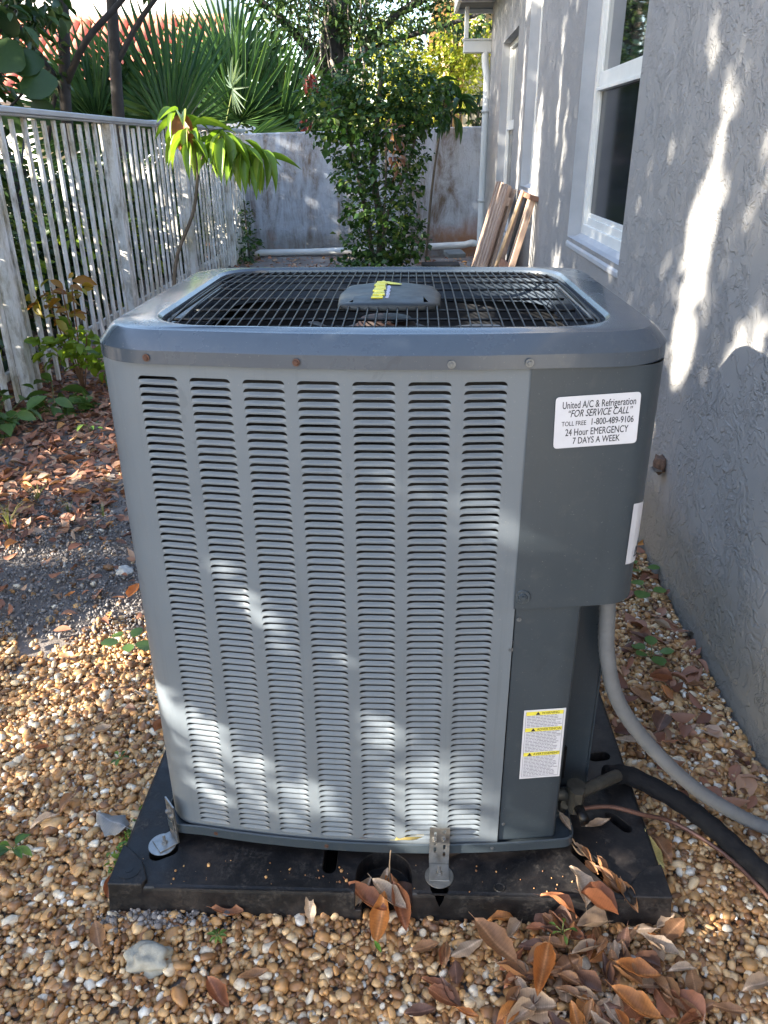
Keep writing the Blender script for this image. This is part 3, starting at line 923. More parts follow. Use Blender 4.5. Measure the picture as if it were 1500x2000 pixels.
for i in range(9):                                     # narrow tall letters seen on their side
    y0 = 0.243 + i * 0.0195
    a = 0.0016 * (i % 3)
    badge(0.064 + a, 0.083 + 0.0012 * ((i * 2) % 3), y0, y0 + 0.0145)
    badge(0.0665, 0.0715, y0 + 0.0145, y0 + 0.0195) if i % 2 else badge(0.076, 0.081, y0 + 0.0145, y0 + 0.0195)
g.add([(0.083, 0.385, cz(0.09, 0.3)), (0.092, 0.372, cz(0.09, 0.3)), (0.112, 0.368, cz(0.11, 0.3)), (0.112, 0.378, cz(0.11, 0.3)), (0.093, 0.398, cz(0.09, 0.3)), (0.086, 0.412, cz(0.09, 0.3) - 0.001)], [(0, 1, 2, 3, 4, 5)])
up('badge', g, YELLOW, cap)
g = G()
for i in range(10): badge(0.0875 + 0.001 * (i % 2), 0.0925 + 0.0008 * (i % 3), 0.243 + i * 0.0115, 0.2515 + i * 0.0115)
up('badge_small_print', g, PALE, cap)

# stickers ----------------------------------------------------------------
def text(body, size, m, parent, M, align='CENTER', bold=0.0, shear=0.0, sx=1.0, name='lettering', spacing=1.0, width=None):
    cu = bpy.data.curves.new(name, 'FONT')
    cu.body = body; cu.size = size; cu.align_x = align; cu.align_y = 'CENTER'
    cu.shear = shear; cu.space_character = spacing; cu.resolution_u = 3
    cu.materials.append(m)
    tmp = bpy.data.objects.new(name, cu); col.objects.link(tmp)
    dg = bpy.context.evaluated_depsgraph_get()
    me = bpy.data.meshes.new_from_object(tmp.evaluated_get(dg))
    me.name = name
    bpy.data.objects.remove(tmp); bpy.data.curves.remove(cu)
    o = bpy.data.objects.new(name, me); col.objects.link(o)
    o.parent = parent
    if bold:
        bm = bmesh.new(); bm.from_mesh(me); fs = bm.faces[:]
        for q, (dx, dy) in enumerate(((bold, 0), (-bold, 0), (0, bold * .7), (0, -bold * .7))):
            r_ = bmesh.ops.duplicate(bm, geom=fs)
            bmesh.ops.translate(bm, verts=[e for e in r_['geom'] if isinstance(e, bmesh.types.BMVert)], vec=(dx, dy, -0.00003 * (q + 1)))
        bm.to_mesh(me); bm.free()
    xs_ = [v.co.x for v in me.vertices]
    k = width / (max(xs_) - min(xs_)) if width else sx
    o.matrix_local = M @ Matrix.Scale(k, 4, (1, 0, 0))
    return o
RX = Matrix.Rotation(PI / 2, 4, 'X')
# service sticker
xm = 0.3972
SM_ = Matrix.Translation(Vector((xm, yf(xm) - 0.0049, 0.9305)) - U0) @ Matrix.Rotation(math.atan(sl(xm)), 4, 'Z') @ RX @ Matrix.Rotation(0.035, 4, 'Z')
g = G(); g.prism(rounded([(-0.0618, -0.0385, 0.006), (0.0618, -0.0385, 0.006), (0.0618, 0.0385, 0.006), (-0.0618, 0.0385, 0.006)], 4), 0.0, 0.0005)
st = add('service_sticker', g, WHITEST, unit); st.matrix_local = SM_
st['label'] = 'white service company sticker'
for body, yy, size, bold, sh, wd, xx in (('United A/C & Refrigeration', 0.0252, 0.0150, 0.00022, 0, 0.107, 0.002), ('\u201cFOR SERVICE CALL\u201d', 0.0124, 0.0150, 0.00022, 0.28, 0.094, 0.003),
                                      ('24 Hour EMERGENCY', -0.0157, 0.0150, 0.00022, 0, 0.093, 0.001), ('7 DAYS A WEEK', -0.0288, 0.0140, 0.00022, 0, 0.070, 0.001)):
    text(body, size, INK, st, Matrix.Translation((xx, yy, 0.0007)), bold=bold, shear=sh, width=wd)
text('TOLL FREE', 0.0098, INK, st, Matrix.Translation((-0.0335, -0.0022, 0.0007)), bold=0.00014, width=0.036)
text('1-800-489-9106', 0.0140, INK, st, Matrix.Translation((0.0225, -0.0015, 0.0007)), bold=0.00022, width=0.062)

# warning label
xm = 0.3675
WM = Matrix.Translation(Vector((xm, yf(xm) + 0.0026, 0.3325)) - U0) @ Matrix.Rotation(math.atan(sl(xm)), 4, 'Z') @ RX @ Matrix.Rotation(0.012, 4, 'Z')
W, H = 0.0735, 0.154
g = G(); g.b((-W / 2, -H / 2, 0), (W / 2, H / 2, 0.0004))
wl = add('warning_label', g, WHITEST, unit); wl.matrix_local = WM
wl['label'] = 'white and yellow three part warning label'
g = G()
wi, hi = W / 2 - 0.0035, H / 2 - 0.004
for a, b in (((-wi, -hi, 0.0005), (wi, -hi + 0.0006, 0.0007)), ((-wi, hi - 0.0006, 0.0005), (wi, hi, 0.0007)), ((-wi, -hi + 0.0006, 0.0005), (-wi + 0.0006, hi - 0.0006, 0.0007)), ((wi - 0.0006, -hi + 0.0006, 0.0005), (wi, hi - 0.0006, 0.0007))): g.b(a, b)
lr = random.Random(3)
def lines(ya, yb):
    y = ya
    while y > yb:
        x = -wi + 0.0025
        while x < wi - 0.006 - lr.random() * 0.01:
            w_ = lr.uniform(0.003, 0.009)
            g.b((x, y - 0.0012, 0.0005), (min(x + w_, wi - 0.002), y, 0.0006)); x += w_ + 0.0011
        y -= 0.0033
bars = (0.0700, 0.0345, -0.0205)
ends = (0.0375, -0.0172, -0.0715)
for yb, ye in zip(bars, ends): lines(yb - 0.0055, ye)
add('fine_print', g, GREYINK, wl)
for yb, word, sh in zip(bars, ('WARNING', 'ADVERTENCIA', 'AVERTISSEMENT'), (0.004, 0.005, 0.006)):
    b = G(); b.b((-wi + 0.0008, yb - 0.0045, 0.0005), (wi - 0.0008, yb + 0.0035, 0.0008))
    br = add('warning_bar', b, YELLOWBAR, wl)
    tr = G(); tx = -0.012 - (len(word) - 7) * 0.0016
    tr.prism([(tx - 0.0042, yb - 0.0037), (tx + 0.0042, yb - 0.0037), (tx, yb + 0.0030)], 0.00081, 0.001)
    add('warning_triangle', tr, INK, wl)
    text(word, 0.0078, INK, wl, Matrix.Translation((tx + 0.0065, yb - 0.0005, 0.001)), 'LEFT', 0.00008, 0, 0.82)
# white label round the right side
g = G()
xr = XR + 0.0045
aa = [math.radians(d) for d in (32, 45, 58, 70, 80, 90)]
pts = [(cx0 + (RS + 0.001) * math.sin(a), cy0 - (RS + 0.001) * math.cos(a)) for a in aa] + [(xr - 0.0015, 0.12)]
g.loft([[(x, y, zz - 0.25 * (y - 0.02)) for x, y in pts] for zz in (0.690, 0.795)], False, False, False)
o = up('side_label', g, WHITEST); o['label'] = 'white label on the right side of the cabinet'
g = G()
for a0, a1, z0, z1 in ((52, 66, .694, .697), (60, 74, .699, .706), (56, 64, .706, .711), (64, 80, .710, .719), (70, 84, .690, .695), (54, 57, .699, .706)):
    ar = [(cx0 + (RS + 0.0016) * math.sin(math.radians(a)), cy0 - (RS + 0.0016) * math.cos(math.radians(a))) for a in (a0, (a0 + a1) / 2, a1)]
    g.loft([[(x, y, z) for x, y in ar] for z in (z0, z1)], False, False, False)
up('label_mark', g, INK, None)

# valves in the lower right recess
vg = G(); vg.tube([(0.412, 0.085, 0.150), (0.455, 0.085, 0.150), (0.56, 0.17, 0.12)], 0.0125, 10); vg.cyl((0.455, 0.085, 0.13), 0.018, 0.045, 10); vg.cyl((0.452, 0.06, 0.135), 0.014, 0.05, 6)
v = up('suction_valve', vg, BRASS); autosmooth(v.data)
g = G(); g.tube([(0.455, 0.055, 0.15), (0.46, 0.015, 0.155)], 0.010, 8); up('valve_cap', g, BLACKWIRE, v, smooth=True)
vg = G(); vg.tube([(0.412, 0.10, 0.095), (0.455, 0.10, 0.092)], 0.0085, 8); vg.cyl((0.44, 0.10, 0.075), 0.011, 0.055, 8); vg.tube([(0.44, 0.10, 0.125), (0.44, 0.08, 0.13)], 0.012, 8)
v = up('liquid_valve', vg, BRASS); autosmooth(v.data)
g = G(); g.cyl((0.428, 0.12, 0.165), 0.011, 0.07, 10); g.tube([(0.428, 0.12, 0.235), (0.424, 0.14, 0.25)], 0.007, 8); up('service_port', g, BLACKWIRE)

# ================================================================== PAD
def cut(o, cutters):
    for c in cutters:
        md = o.modifiers.new('cut', 'BOOLEAN'); md.object = c; md.operation = 'DIFFERENCE'; md.solver = 'EXACT'
    dg = bpy.context.evaluated_depsgraph_get()
    me = bpy.data.meshes.new_from_object(o.evaluated_get(dg))
    o.modifiers.clear()
    old = o.data; o.data = me; bpy.data.meshes.remove(old)
    for c in cutters:
        cm = c.data; bpy.data.objects.remove(c); bpy.data.meshes.remove(cm)
PAD0 = Vector((0.09, 0.4, 0))
pad = empty('equipment_pad', PAD0)
tag(pad, 'black plastic equipment pad under the air conditioner', 'equipment pad')
def pad_body():
    g = G()
    o0 = [(-0.416, -0.078), (0.606, -0.078), (0.606, 0.95), (-0.416, 0.95)]
    def ins(k): return [(-0.416 + k, -0.078 + k), (0.606 - k, -0.078 + k), (0.606 - k, 0.95 - k), (-0.416 + k, 0.95 - k)]
    g.loft([[(x, y, -0.02) for x, y in ins(-0.006)], [(x, y, 0.056) for x, y in ins(0)], [(x, y, 0.0605) for x, y in ins(0.0012)], [(x, y, 0.0635) for x, y in ins(0.0035)], [(x, y, 0.065) for x, y in ins(0.008)]])
    o = add('pad_body', g, PAD)
    cs = []
    def cutter(gg): c = add('cutter', gg, PAD); cs.append(c)
    arch = [(0.037, -0.2), (0.141, -0.2)] + [(0.089 + 0.052 * math.cos(a), -0.038 + 0.052 * math.sin(a)) for a in np.linspace(0, PI, 15)]
    cutter(G().prism(arch, 0.022, 0.2))
    cutter(G().prism([(0.049, -0.2), (0.129, -0.2)] + [(0.089 + 0.040 * math.cos(a), -0.040 + 0.040 * math.sin(a)) for a in np.linspace(0, PI, 15)], 0.004, 0.2))
    def slot(c, l, w, a, z):
        n = 8; pts = []
        for s in (1, -1):
            for k in range(n + 1):
                t = -PI / 2 + PI * k / n
                p = (l / 2 - w / 2) * s + s * w / 2 * math.cos(t), s * w / 2 * math.sin(t)
                pts.append((c[0] + p[0] * math.cos(a) - p[1] * math.sin(a), c[1] + p[0] * math.sin(a) + p[1] * math.cos(a)))
        cutter(G().prism(pts, z, 0.3))
    slot((-0.014, 0.02), 0.115, 0.026, PI / 2, 0.015)
    slot((-0.335, 0.002), 0.055, 0.030, 0.5, 0.01)
    slot((0.191, -0.052), 0.055, 0.034, PI / 2, 0.01)
    slot((0.488, -0.012), 0.125, 0.030, -0.95, 0.012)
    slot((0.552, 0.10), 0.06, 0.022, -0.9, 0.02)
    slot((0.553, 0.285), 0.05, 0.026, 0.2, 0.02)
    cut(o, cs)
    o.data.transform(Matrix.Translation(-PAD0)); o.parent = pad
    md = o.modifiers.new('bevel', 'BEVEL'); md.width = 0.0018; md.segments = 2; md.limit_method = 'ANGLE'; md.angle_limit = math.radians(40)
pad_body()
def pad_part(name, g, **k): return add(name, local(g, PAD0), PAD, pad, **k)
lug = [(-0.4155, -0.0795), (-0.352, -0.0795), (-0.345, -0.066), (-0.365, -0.028), (-0.392, -0.003), (-0.4155, 0.012)]
pad_part('corner_lug', G().prism(lug, 0.02, 0.0735), bevel=0.003, seg=3)
pad_part('corner_boss', G().cyl((-0.385, -0.047, 0.0735), 0.022, 0.0008, 28).cyl((-0.385, -0.047, 0.0743), 0.008, 0.0006, 20))
lug = [(0.6055, -0.0795), (0.535, -0.0795), (0.528, -0.066), (0.556, -0.028), (0.578, -0.012), (0.6055, -0.006)]
pad_part('corner_lug', G().prism(lug, 0.02, 0.0735), bevel=0.003, seg=3)
g = G()
for cx_, cy_ in ((0.452, -0.058), (0.30, -0.06)):
    ring = [(cx_ + 0.009 * math.cos(a), cy_ + 0.009 * math.sin(a), 0.0652) for a in np.linspace(0, 2 * PI, 17)]
    g.tube(ring, 0.0014, 5)
g.b((-0.33, -0.0795, 0.0645), (0.03, -0.0765, 0.0662)); g.b((0.15, -0.0795, 0.0645), (0.52, -0.0765, 0.0662))
pad_part('rim_bead', g)

# ================================================================== BRACKETS
def bracket(loc, rz, label, tilt=0.0):
    root = empty('hold_down_bracket', loc, rz)
    tag(root, label, 'bracket', 'hold down brackets at the foot of the air conditioner')
    g = G(); g.b((-0.0185, -0.0014, 0.0034), (0.0185, 0.0014, 0.094))
    o = add('plate', g, STEEL, None)
    cs = []
    for x, z, l in ((-0.008, 0.080, 0.011), (-0.008, 0.058, 0.013), (-0.008, 0.040, 0.014), (0.009, 0.086, 0.009), (0.009, 0.068, 0.010), (0.009, 0.047, 0.014), (0.009, 0.029, 0.013)):
        pts = [(x + 0.0026 * math.cos(a), z + 0.0026 * math.sin(a) + (l / 2 - 0.0026) * (1 if math.sin(a) >= 0 else -1)) for a in np.linspace(0, 2 * PI, 17)[:-1]]
        c = add('cutter', G().prism(pts, -0.02, 0.02, Matrix(((1, 0, 0, 0), (0, 0, -1, 0), (0, 1, 0, 0), (0, 0, 0, 1)))), STEEL); cs.append(c)
    cut(o, cs); o.parent = root
    add('foot', G().b((-0.0185, -0.0385, 0.0022), (0.0185, -0.0014, 0.0050)), STEEL, root, bevel=0.0006)
    add('washer', G().cyl((0, -0.026, 0.0), 0.0265, 0.0021, 32), STEEL, root, bevel=0.0004)
    s = G(); s.cyl((0, -0.021, 0.005), 0.0068, 0.0015, 20); s.cyl((0, -0.021, 0.0065), 0.0055, 0.0045, 6); s.cyl((0, -0.021, 0.011), 0.0028, 0.0125, 10)
    add('bolt', s, STEEL, root)
    for x, z in ((-0.008, 0.066), (0.0085, 0.067)):
        s = G(); s.cyl((0, 0, 0), 0.0062, 0.001, 18); s.cyl((0, 0, 0.001), 0.0048, 0.004, 6); s.cyl((0, 0, 0.005), 0.003, 0.0012, 10)
        b = add('screw', s, STEEL, root); b.matrix_local = Matrix.Translation((x, -0.0014, z)) @ RX
    return root
bracket((0.191, -0.014, 0.0655), 0.0, 'steel bracket with two screws under the louvers at the front middle of the unit')
bracket((-0.322, 0.034, 0.0655), math.radians(-50), 'steel bracket with a round washer at the front left corner of the unit')

# ================================================================== PIPES
def smooth_path(pts, n=8):
    P = [np.array(p, float) for p in pts]; P = [2 * P[0] - P[1]] + P + [2 * P[-1] - P[-2]]
    out = []
    for i in range(1, len(P) - 2):
        for k in range(n):
            t = k / n
            out.append(0.5 * ((2 * P[i]) + (-P[i - 1] + P[i + 1]) * t + (2 * P[i - 1] - 5 * P[i] + 4 * P[i + 1] - P[i + 2]) * t * t + (-P[i - 1] + 3 * P[i] - 3 * P[i + 1] + P[i + 2]) * t ** 3))
    out.append(P[-2])
    return [tuple(p) for p in out]
def m_conduit():
    t = NT('grey flexible conduit')
    c = t.ramp(t.noise(20, 5, 0.7), [(0.3, (0.125, 0.13, 0.138)), (0.7, (0.165, 0.17, 0.178))])
    return t.done(t.pbsdf(c, 0.45, 0, t.bump(t.noise(200, 3), 0.1, 0.001)))
pp = smooth_path([(0.466, 0.10, 0.70), (0.4685, 0.10, 0.62), (0.474, 0.10, 0.556), (0.484, 0.10, 0.465), (0.518, 0.11, 0.358), (0.586, 0.12, 0.254), (0.683, 0.122, 0.150), (0.781, 0.125, 0.075), (0.878, 0.13, 0.022), (0.96, 0.14, 0.015)], 22)
rr_ = [0.0142 + 0.00045 * math.sin(i * 2.1) for i in range(len(pp))]
o = add('electrical_conduit', G().tube(pp, rr_, 14), m_conduit(), None, True)
cp = add('coupling', G().cyl((0.4675, 0.10, 0.596), 0.0185, 0.026, 8).cyl((0.4675, 0.10, 0.585), 0.0165, 0.011, 16), PICKET if False else m_simple('grey coupling', (0.2, 0.2, 0.205), 0.5), o)
tag(o, 'grey flexible electrical conduit curving from the service panel to the house wall', 'conduit')
def m_foam():
    t = NT('black foam insulation')
    n = t.noise(110, 4, 0.8)
    c = t.ramp(t.noise(7, 5, 0.7), [(0.4, (0.006, 0.006, 0.008)), (0.75, (0.03, 0.028, 0.026))])
    return t.done(t.pbsdf(c, 0.85, 0, t.bump(n, 0.6, 0.003), 0.3))
FOAM = m_foam()
pp = smooth_path([(0.545, 0.195, 0.098), (0.60, 0.205, 0.085), (0.688, 0.165, 0.06), (0.744, 0.112, 0.045), (0.788, 0.045, 0.035), (0.825, -0.025, 0.032), (0.87, -0.13, 0.03), (0.96, -0.3, 0.03)], 10)
o = add('insulated_pipe', G().tube(pp, [0.0195 + 0.001 * math.sin(i * 1.3) for i in range(len(pp))], 14), FOAM, None, True)
tag(o, 'thick black foam insulated refrigerant pipe lying on the gravel', 'pipe')
COPPER = m_simple('tarnished copper', (0.15, 0.075, 0.055), 0.45, 0.4, 0.35, 14, 0.05)
pp = smooth_path([(0.452, 0.10, 0.092), (0.53, 0.115, 0.09), (0.60, 0.112, 0.074), (0.668, 0.125, 0.042), (0.728, 0.088, 0.030), (0.769, 0.036, 0.026), (0.805, -0.042, 0.024), (0.85, -0.16, 0.022), (0.95, -0.34, 0.02)], 8)
o = add('copper_pipe', G().tube(pp, 0.0045, 8), COPPER, None, True)
tag(o, 'thin copper pipe running over the pad and across the gravel', 'pipe')

# box and dry leaves tucked between the unit and the wall
dr = empty('wall_fitting', (0.93, 1.3, 0.36))
tag(dr, 'small dark metal fitting with dry leaf debris on the house wall beside the unit', 'wall fitting')
_V, _F = ico(3)
_V = _V * (1 + 0.16 * np.sin(_V[:, :1] * 7 + 1) * np.cos(_V[:, 1:2] * 6) + 0.12 * np.sin(_V[:, 2:3] * 11)) * np.array((0.02, 0.032, 0.03))
_o = bpy.data.objects.new('leaf_clump', np_mesh('leaf_clump', _V, _F, m_simple('brown debris', (0.13, 0.075, 0.05), 0.9, 0, 0.6, 60, 0.8, 120))); col.objects.link(_o); _o.parent = dr
add('lid', G().b((-0.025, -0.035, -0.012), (-0.0, 0.0, -0.008)), STEEL, dr)

# ================================================================== GROUND COVER
def in_pad(x, y, m=0.0):
    return (x > -0.418 - m) & (x < 0.608 + m) & (y > -0.08 - m) & (y < 0.952 + m)
def gravel_limit(x, y):
    """1 where the gravel lies thick, falling to 0 in the soil and litter on the left"""
    edge = 0.86 + 0.42 * (x + 0.75) + 0.10 * np.sin(x * 9) + 0.06 * np.sin(x * 23 + 1)
    left = np.clip((edge - y) / 0.22 + 0.5, 0, 1)
    right = np.clip((1.7 - y) / 0.4, 0, 1)
    return np.where(x < 0.2, left, right)
def build_gravel():
    sp = 0.0105
    Ps = []
    for layer in range(2):
        xs = np.arange(-1.75, 0.93, sp); ys = np.arange(-0.62, 1.75, sp * 0.87)
        X, Y = np.meshgrid(xs, ys); X = X + (np.arange(len(ys)) % 2)[:, None] * sp / 2
        X = X.ravel() + rng.normal(0, sp * 0.27, X.size); Y = Y.ravel() + rng.normal(0, sp * 0.27, Y.size)
        keep = ~in_pad(X, Y, -0.012) & (X < 0.94)
        g_ = gravel_limit(X, Y)
        bald = np.zeros(X.size, bool)
        keep &= (rng.random(X.size) < np.maximum(g_, 0.05 if layer else 0.02)) & (~bald)
        # outside the frame at the lower left and right the picture shows nothing
        keep &= (X > -0.75 - 0.75 * np.clip(Y + 0.55, 0, 3)) & ((layer == 0) | (rng.random(X.size) < 0.62))
        X, Y = X[keep], Y[keep]
        Z = np.where(layer == 0, 0.0, 0.0078) + rng.normal(0, 0.0022, X.size) - 0.004
        Ps.append(np.stack([X, Y, Z], 1))
    P = np.concatenate(Ps)
    n = len(P)
    a = np.exp(rng.normal(math.log(0.0061), 0.37, n)).clip(0.0032, 0.0150)
    S = np.stack([a * rng.uniform(0.95, 1.6, n), a * rng.uniform(0.75, 1.1, n), a * rng.uniform(0.5, 0.95, n)], 1)
    big = rng.random(n) < 0.02
    S[big] *= 1.3
    D = rand_dirs(n, -0.35, 0.35); N = norm(np.stack([rng.normal(0, .35, n), rng.normal(0, .35, n), np.ones(n)], 1))
    tint = np.clip(rng.beta(1.9, 2.35, n) * 0.92 + rng.normal(0, 0.05, n), 0, 1)
    white = rng.random(n) < 0.095; tint[white] = rng.uniform(0.86, 1.0, white.sum())
    dark = rng.random(n) < 0.05; tint[dark] = rng.uniform(0, 0.15, dark.sum())
    # several lumpy shapes
    Vs = []; Fs = []; Ts = []; off = 0
    V0, F0_ = ico(2); V1, F1 = ico(1)
    near = (P[:, 1] < 0.85) & (P[:, 2] > 0.0005)
    shapes = []
    for q in range(7):
        d = rand_dirs(5); amp = rng.uniform(-0.24, 0.2, 5)
        f_ = 1 + sum(am * np.clip(V0 @ dd, 0, 1)[:, None] ** 2 for dd, am in zip(d, amp))
        flat = np.clip(V0 * f_, -0.88, 0.88)
        for cutn in rand_dirs(5):                                   # worn facets
            h_ = flat @ cutn; lim = rng.uniform(0.55, 0.8)
            flat = flat - np.maximum(0, h_ - lim)[:, None] * cutn * 0.85
        shapes.append((flat, F0_))
    grp = rng.integers(0, 7, n); grp[~near] = 7
    shapes.append((V1 * 1.08, F1))
    for q in range(8):
        m = grp == q
        if not m.any(): continue
        V, F = scatter(shapes[q], P[m], D[m], N[m], S[m], tint[m])[:2]
        Vs.append(V); Fs.append(F + off); Ts.append(np.repeat(tint[m], len(shapes[q][0]))); off += len(V)
    me = np_mesh('gravel', np.concatenate(Vs), np.concatenate(Fs), PEBBLE, np.concatenate(Ts))
    o = bpy.data.objects.new('gravel', me); col.objects.link(o)
    tag(o, 'loose brown and white river pebbles round the pad', 'gravel', kind='stuff')
    print('gravel', n, 'tris', len(me.polygons))
build_gravel()

DRYSTOPS = [(0.0, (0.11, 0.045, 0.028)), (0.25, (0.27, 0.115, 0.07)), (0.5, (0.40, 0.19, 0.115)), (0.72, (0.48, 0.27, 0.17)), (0.88, (0.54, 0.38, 0.27)), (1.0, (0.60, 0.28, 0.09))]
LITTER = m_leaf('dry leaf litter', DRYSTOPS, 0.15, 0.6)
def build_litter():
    X = np.concatenate([rng.uniform(-2.3, -0.45, 8600), rng.uniform(-2.0, 0.92, 2600), rng.uniform(0.62, 0.93, 170)])
    Y = np.concatenate([rng.uniform(0.75, 4.4, 8600), rng.uniform(1.0, 9.5, 2600), rng.uniform(0.2, 1.7, 170)])
    p = np.where(X < 0.3, np.clip((Y - 1.1 - 0.25 * np.sin(X * 5)) / 0.55, 0.10, 1), 1.0)
    k = (rng.random(len(X)) < p) & ~in_pad(X, Y, 0.0)
    X, Y = X[k], Y[k]; n = len(X)
    P = np.stack([X, Y, rng.uniform(0.0, 0.028, n)], 1)
    Ln = rng.uniform(0.022, 0.068, n)
    S = np.stack([Ln, Ln * rng.uniform(0.3, 0.72, n), Ln * rng.uniform(0.4, 1.8, n)], 1)
    N = norm(np.stack([rng.normal(0, .45, n), rng.normal(0, .45, n), np.where(rng.random(n) < 0.3, -1.0, 1.0)], 1))
    V, F, = scatter(LEAF_OVAL, P, rand_dirs(n, -0.25, 0.35), N, S, np.zeros(n))[:2]
    t = np.clip(rng.beta(1.7, 2.0, n), 0, 0.93); t[rng.random(n) < 0.05] = 1.0
    o = bpy.data.objects.new('leaf_litter', np_mesh('leaf_litter', V, F, LITTER, np.repeat(t, len(LEAF_OVAL[0])), False)); col.objects.link(o)
    tag(o, 'carpet of brown dry leaf litter by the fence', 'leaf litter', kind='stuff')
build_litter()

# crumbs of grey soil at the pad's left front corner and in the bald strip on the left
def build_crumbs():
    n = 14000
    X = np.concatenate([rng.normal(-0.33, 0.055, 500), rng.uniform(-1.5, -0.5, n - 500)])
    Y = np.concatenate([rng.normal(-0.098, 0.014, 500), rng.uniform(0.8, 1.9, n - 500)])
    a = np.exp(rng.normal(math.log(0.0027), 0.5, n)).clip(0.0012, 0.008)
    S = np.stack([a * rng.uniform(.9, 1.5, n), a, a * rng.uniform(.6, 1, n)], 1)
    P = np.stack([X, Y, rng.uniform(0.0, 0.012, n)], 1)
    k = ~in_pad(X, Y); P = P[k]; S = S[k]; n = len(P)
    V, F = scatter(ico(1), P, rand_dirs(n), rand_dirs(n), S, np.zeros(n))[:2]
    t = NT('grey soil crumbs'); a_ = t.n('ShaderNodeAttribute'); a_.attribute_name = 'tint'
    m = t.done(t.pbsdf(t.ramp(a_.outputs['Fac'], [(0, (0.09, 0.08, 0.078)), (0.7, (0.30, 0.27, 0.255)), (1.0, (0.62, 0.57, 0.5))]), 0.95))
    o = bpy.data.objects.new('soil_crumbs', np_mesh('soil_crumbs', V, F, m, np.repeat(rng.beta(1.5, 2.5, n), 12), False)); col.objects.link(o)
    tag(o, 'grey soil crumbs between pebbles and leaf litter', 'soil', kind='stuff')
build_crumbs()

def build_grit():
    n = 110
    X = rng.uniform(-0.40, 0.59, n); Y = np.where(rng.random(n) < .7, rng.uniform(-0.072, -0.015, n), rng.uniform(-0.07, 0.5, n))
    k = (np.hypot(X - .089, Y + .038) > .058) & ((X < -.33) | (X > .46) | (Y < -.012)); X, Y = X[k], Y[k]; n = len(X)
    a = np.exp(rng.normal(math.log(0.0011), 0.5, n)).clip(0.0005, 0.0035)
    V, F = scatter(ico(1), np.stack([X, Y, 0.0652 + a * .5], 1), rand_dirs(n), rand_dirs(n), np.stack([a * 1.3, a, a], 1), np.zeros(n))[:2]
    o = bpy.data.objects.new('grit', np_mesh('grit', V, F, PEBBLE, np.repeat(rng.uniform(.0, .55, n), 12), False)); col.objects.link(o)
    tag(o, 'specks of grit lying on the black pad', 'grit', kind='stuff')
build_grit()
def rock(name, loc, d, base, label, seed):
    V, F = ico(4)
    r = np.random.default_rng(seed)
    f = 1.0
    for q in range(14):
        dd = r.normal(size=3); dd /= np.linalg.norm(dd)
        f = f + r.uniform(-0.11, 0.09) * np.sin(V @ dd * r.uniform(2, 9) + r.uniform(0, 6))
    V = V * np.asarray(f)[:, None] * np.array(d)
    m = m_simple(name + ' stone', base, 0.9, 0, 0.3, 40, 0.5, 90)
    o = bpy.data.objects.new(name, np_mesh(name, V, F, m)); col.objects.link(o); o.location = loc
    tag(o, label, 'stone')
rock('stone', (-0.312, -0.178, 0.012), (0.038, 0.026, 0.02), (0.30, 0.29, 0.25), 'rough pale grey stone chunk on the gravel left of the pad front', 4)
rock('stone', (-0.82, 1.18, 0.012), (0.03, 0.025, 0.018), (0.42, 0.41, 0.39), 'small white stone on the bald soil left of the unit', 9)

# ---------------------------------------------------------------- fallen leaves, one by one
def m_dry(name, c1, c2, trans=0.12):
    t = NT(name)
    inf = t.n('ShaderNodeObjectInfo')
    co = t.coord()
    c = t.mix(inf.outputs['Random'], c1, c2)
    sx = t.n('ShaderNodeSeparateXYZ'); t.l(co, sx.inputs[0])
    ab = t.math('ABSOLUTE', sx.outputs[1], 0)
    rib = t.ramp(ab, [(0.0, 1.0), (0.035, 0.0)])
    c = t.mix(t.math('MULTIPLY', rib, 0.6), c, tuple(min(1, x * 1.9 + 0.02) for x in c2))
    vein = t.n('ShaderNodeTexWave'); vein.inputs['Scale'].default_value = 5.5; vein.inputs['Distortion'].default_value = 1.2
    t.l(co, vein.inputs['Vector'])
    c = t.mix(t.ramp(vein.outputs['Fac'], [(0.75, 0.0), (1.0, 0.25)]), c, tuple(x * 0.55 for x in c1))
    c = t.mix(t.ramp(t.noise(7, 5, 0.7), [(0.5, 0.0), (0.75, 0.7)]), c, tuple(x * 0.5 for x in c1))
    p = t.pbsdf(c, 0.5, spec=0.4)
    tr = t.n('ShaderNodeBsdfTranslucent'); t.l(c, tr.inputs[0])
    mx = t.n('ShaderNodeMixShader'); mx.inputs[0].default_value = trans
    t.l(p, mx.inputs[1]); t.l(tr.outputs[0], mx.inputs[2])
    return t.done(mx.outputs[0])
DM = {'b': m_dry('brown dry leaf', (0.24, 0.115, 0.055), (0.35, 0.18, 0.085)), 't': m_dry('tan dry leaf', (0.36, 0.245, 0.16), (0.46, 0.34, 0.24)),
      'o': m_dry('orange dry leaf', (0.40, 0.145, 0.045), (0.50, 0.21, 0.06), 0.2), 'r': m_dry('reddish dry leaf', (0.28, 0.10, 0.045), (0.36, 0.15, 0.07)),
      'g': m_dry('grey dry leaf', (0.17, 0.168, 0.168), (0.21, 0.205, 0.2), 0.05), 'y': m_dry('yellow dry leaf', (0.55, 0.42, 0.13), (0.6, 0.48, 0.2), 0.25),
      'd': m_dry('dark brown dry leaf', (0.13, 0.065, 0.045), (0.20, 0.105, 0.07)), 'v': m_dry('green fallen leaf', (0.12, 0.26, 0.03), (0.16, 0.32, 0.04), 0.25)}
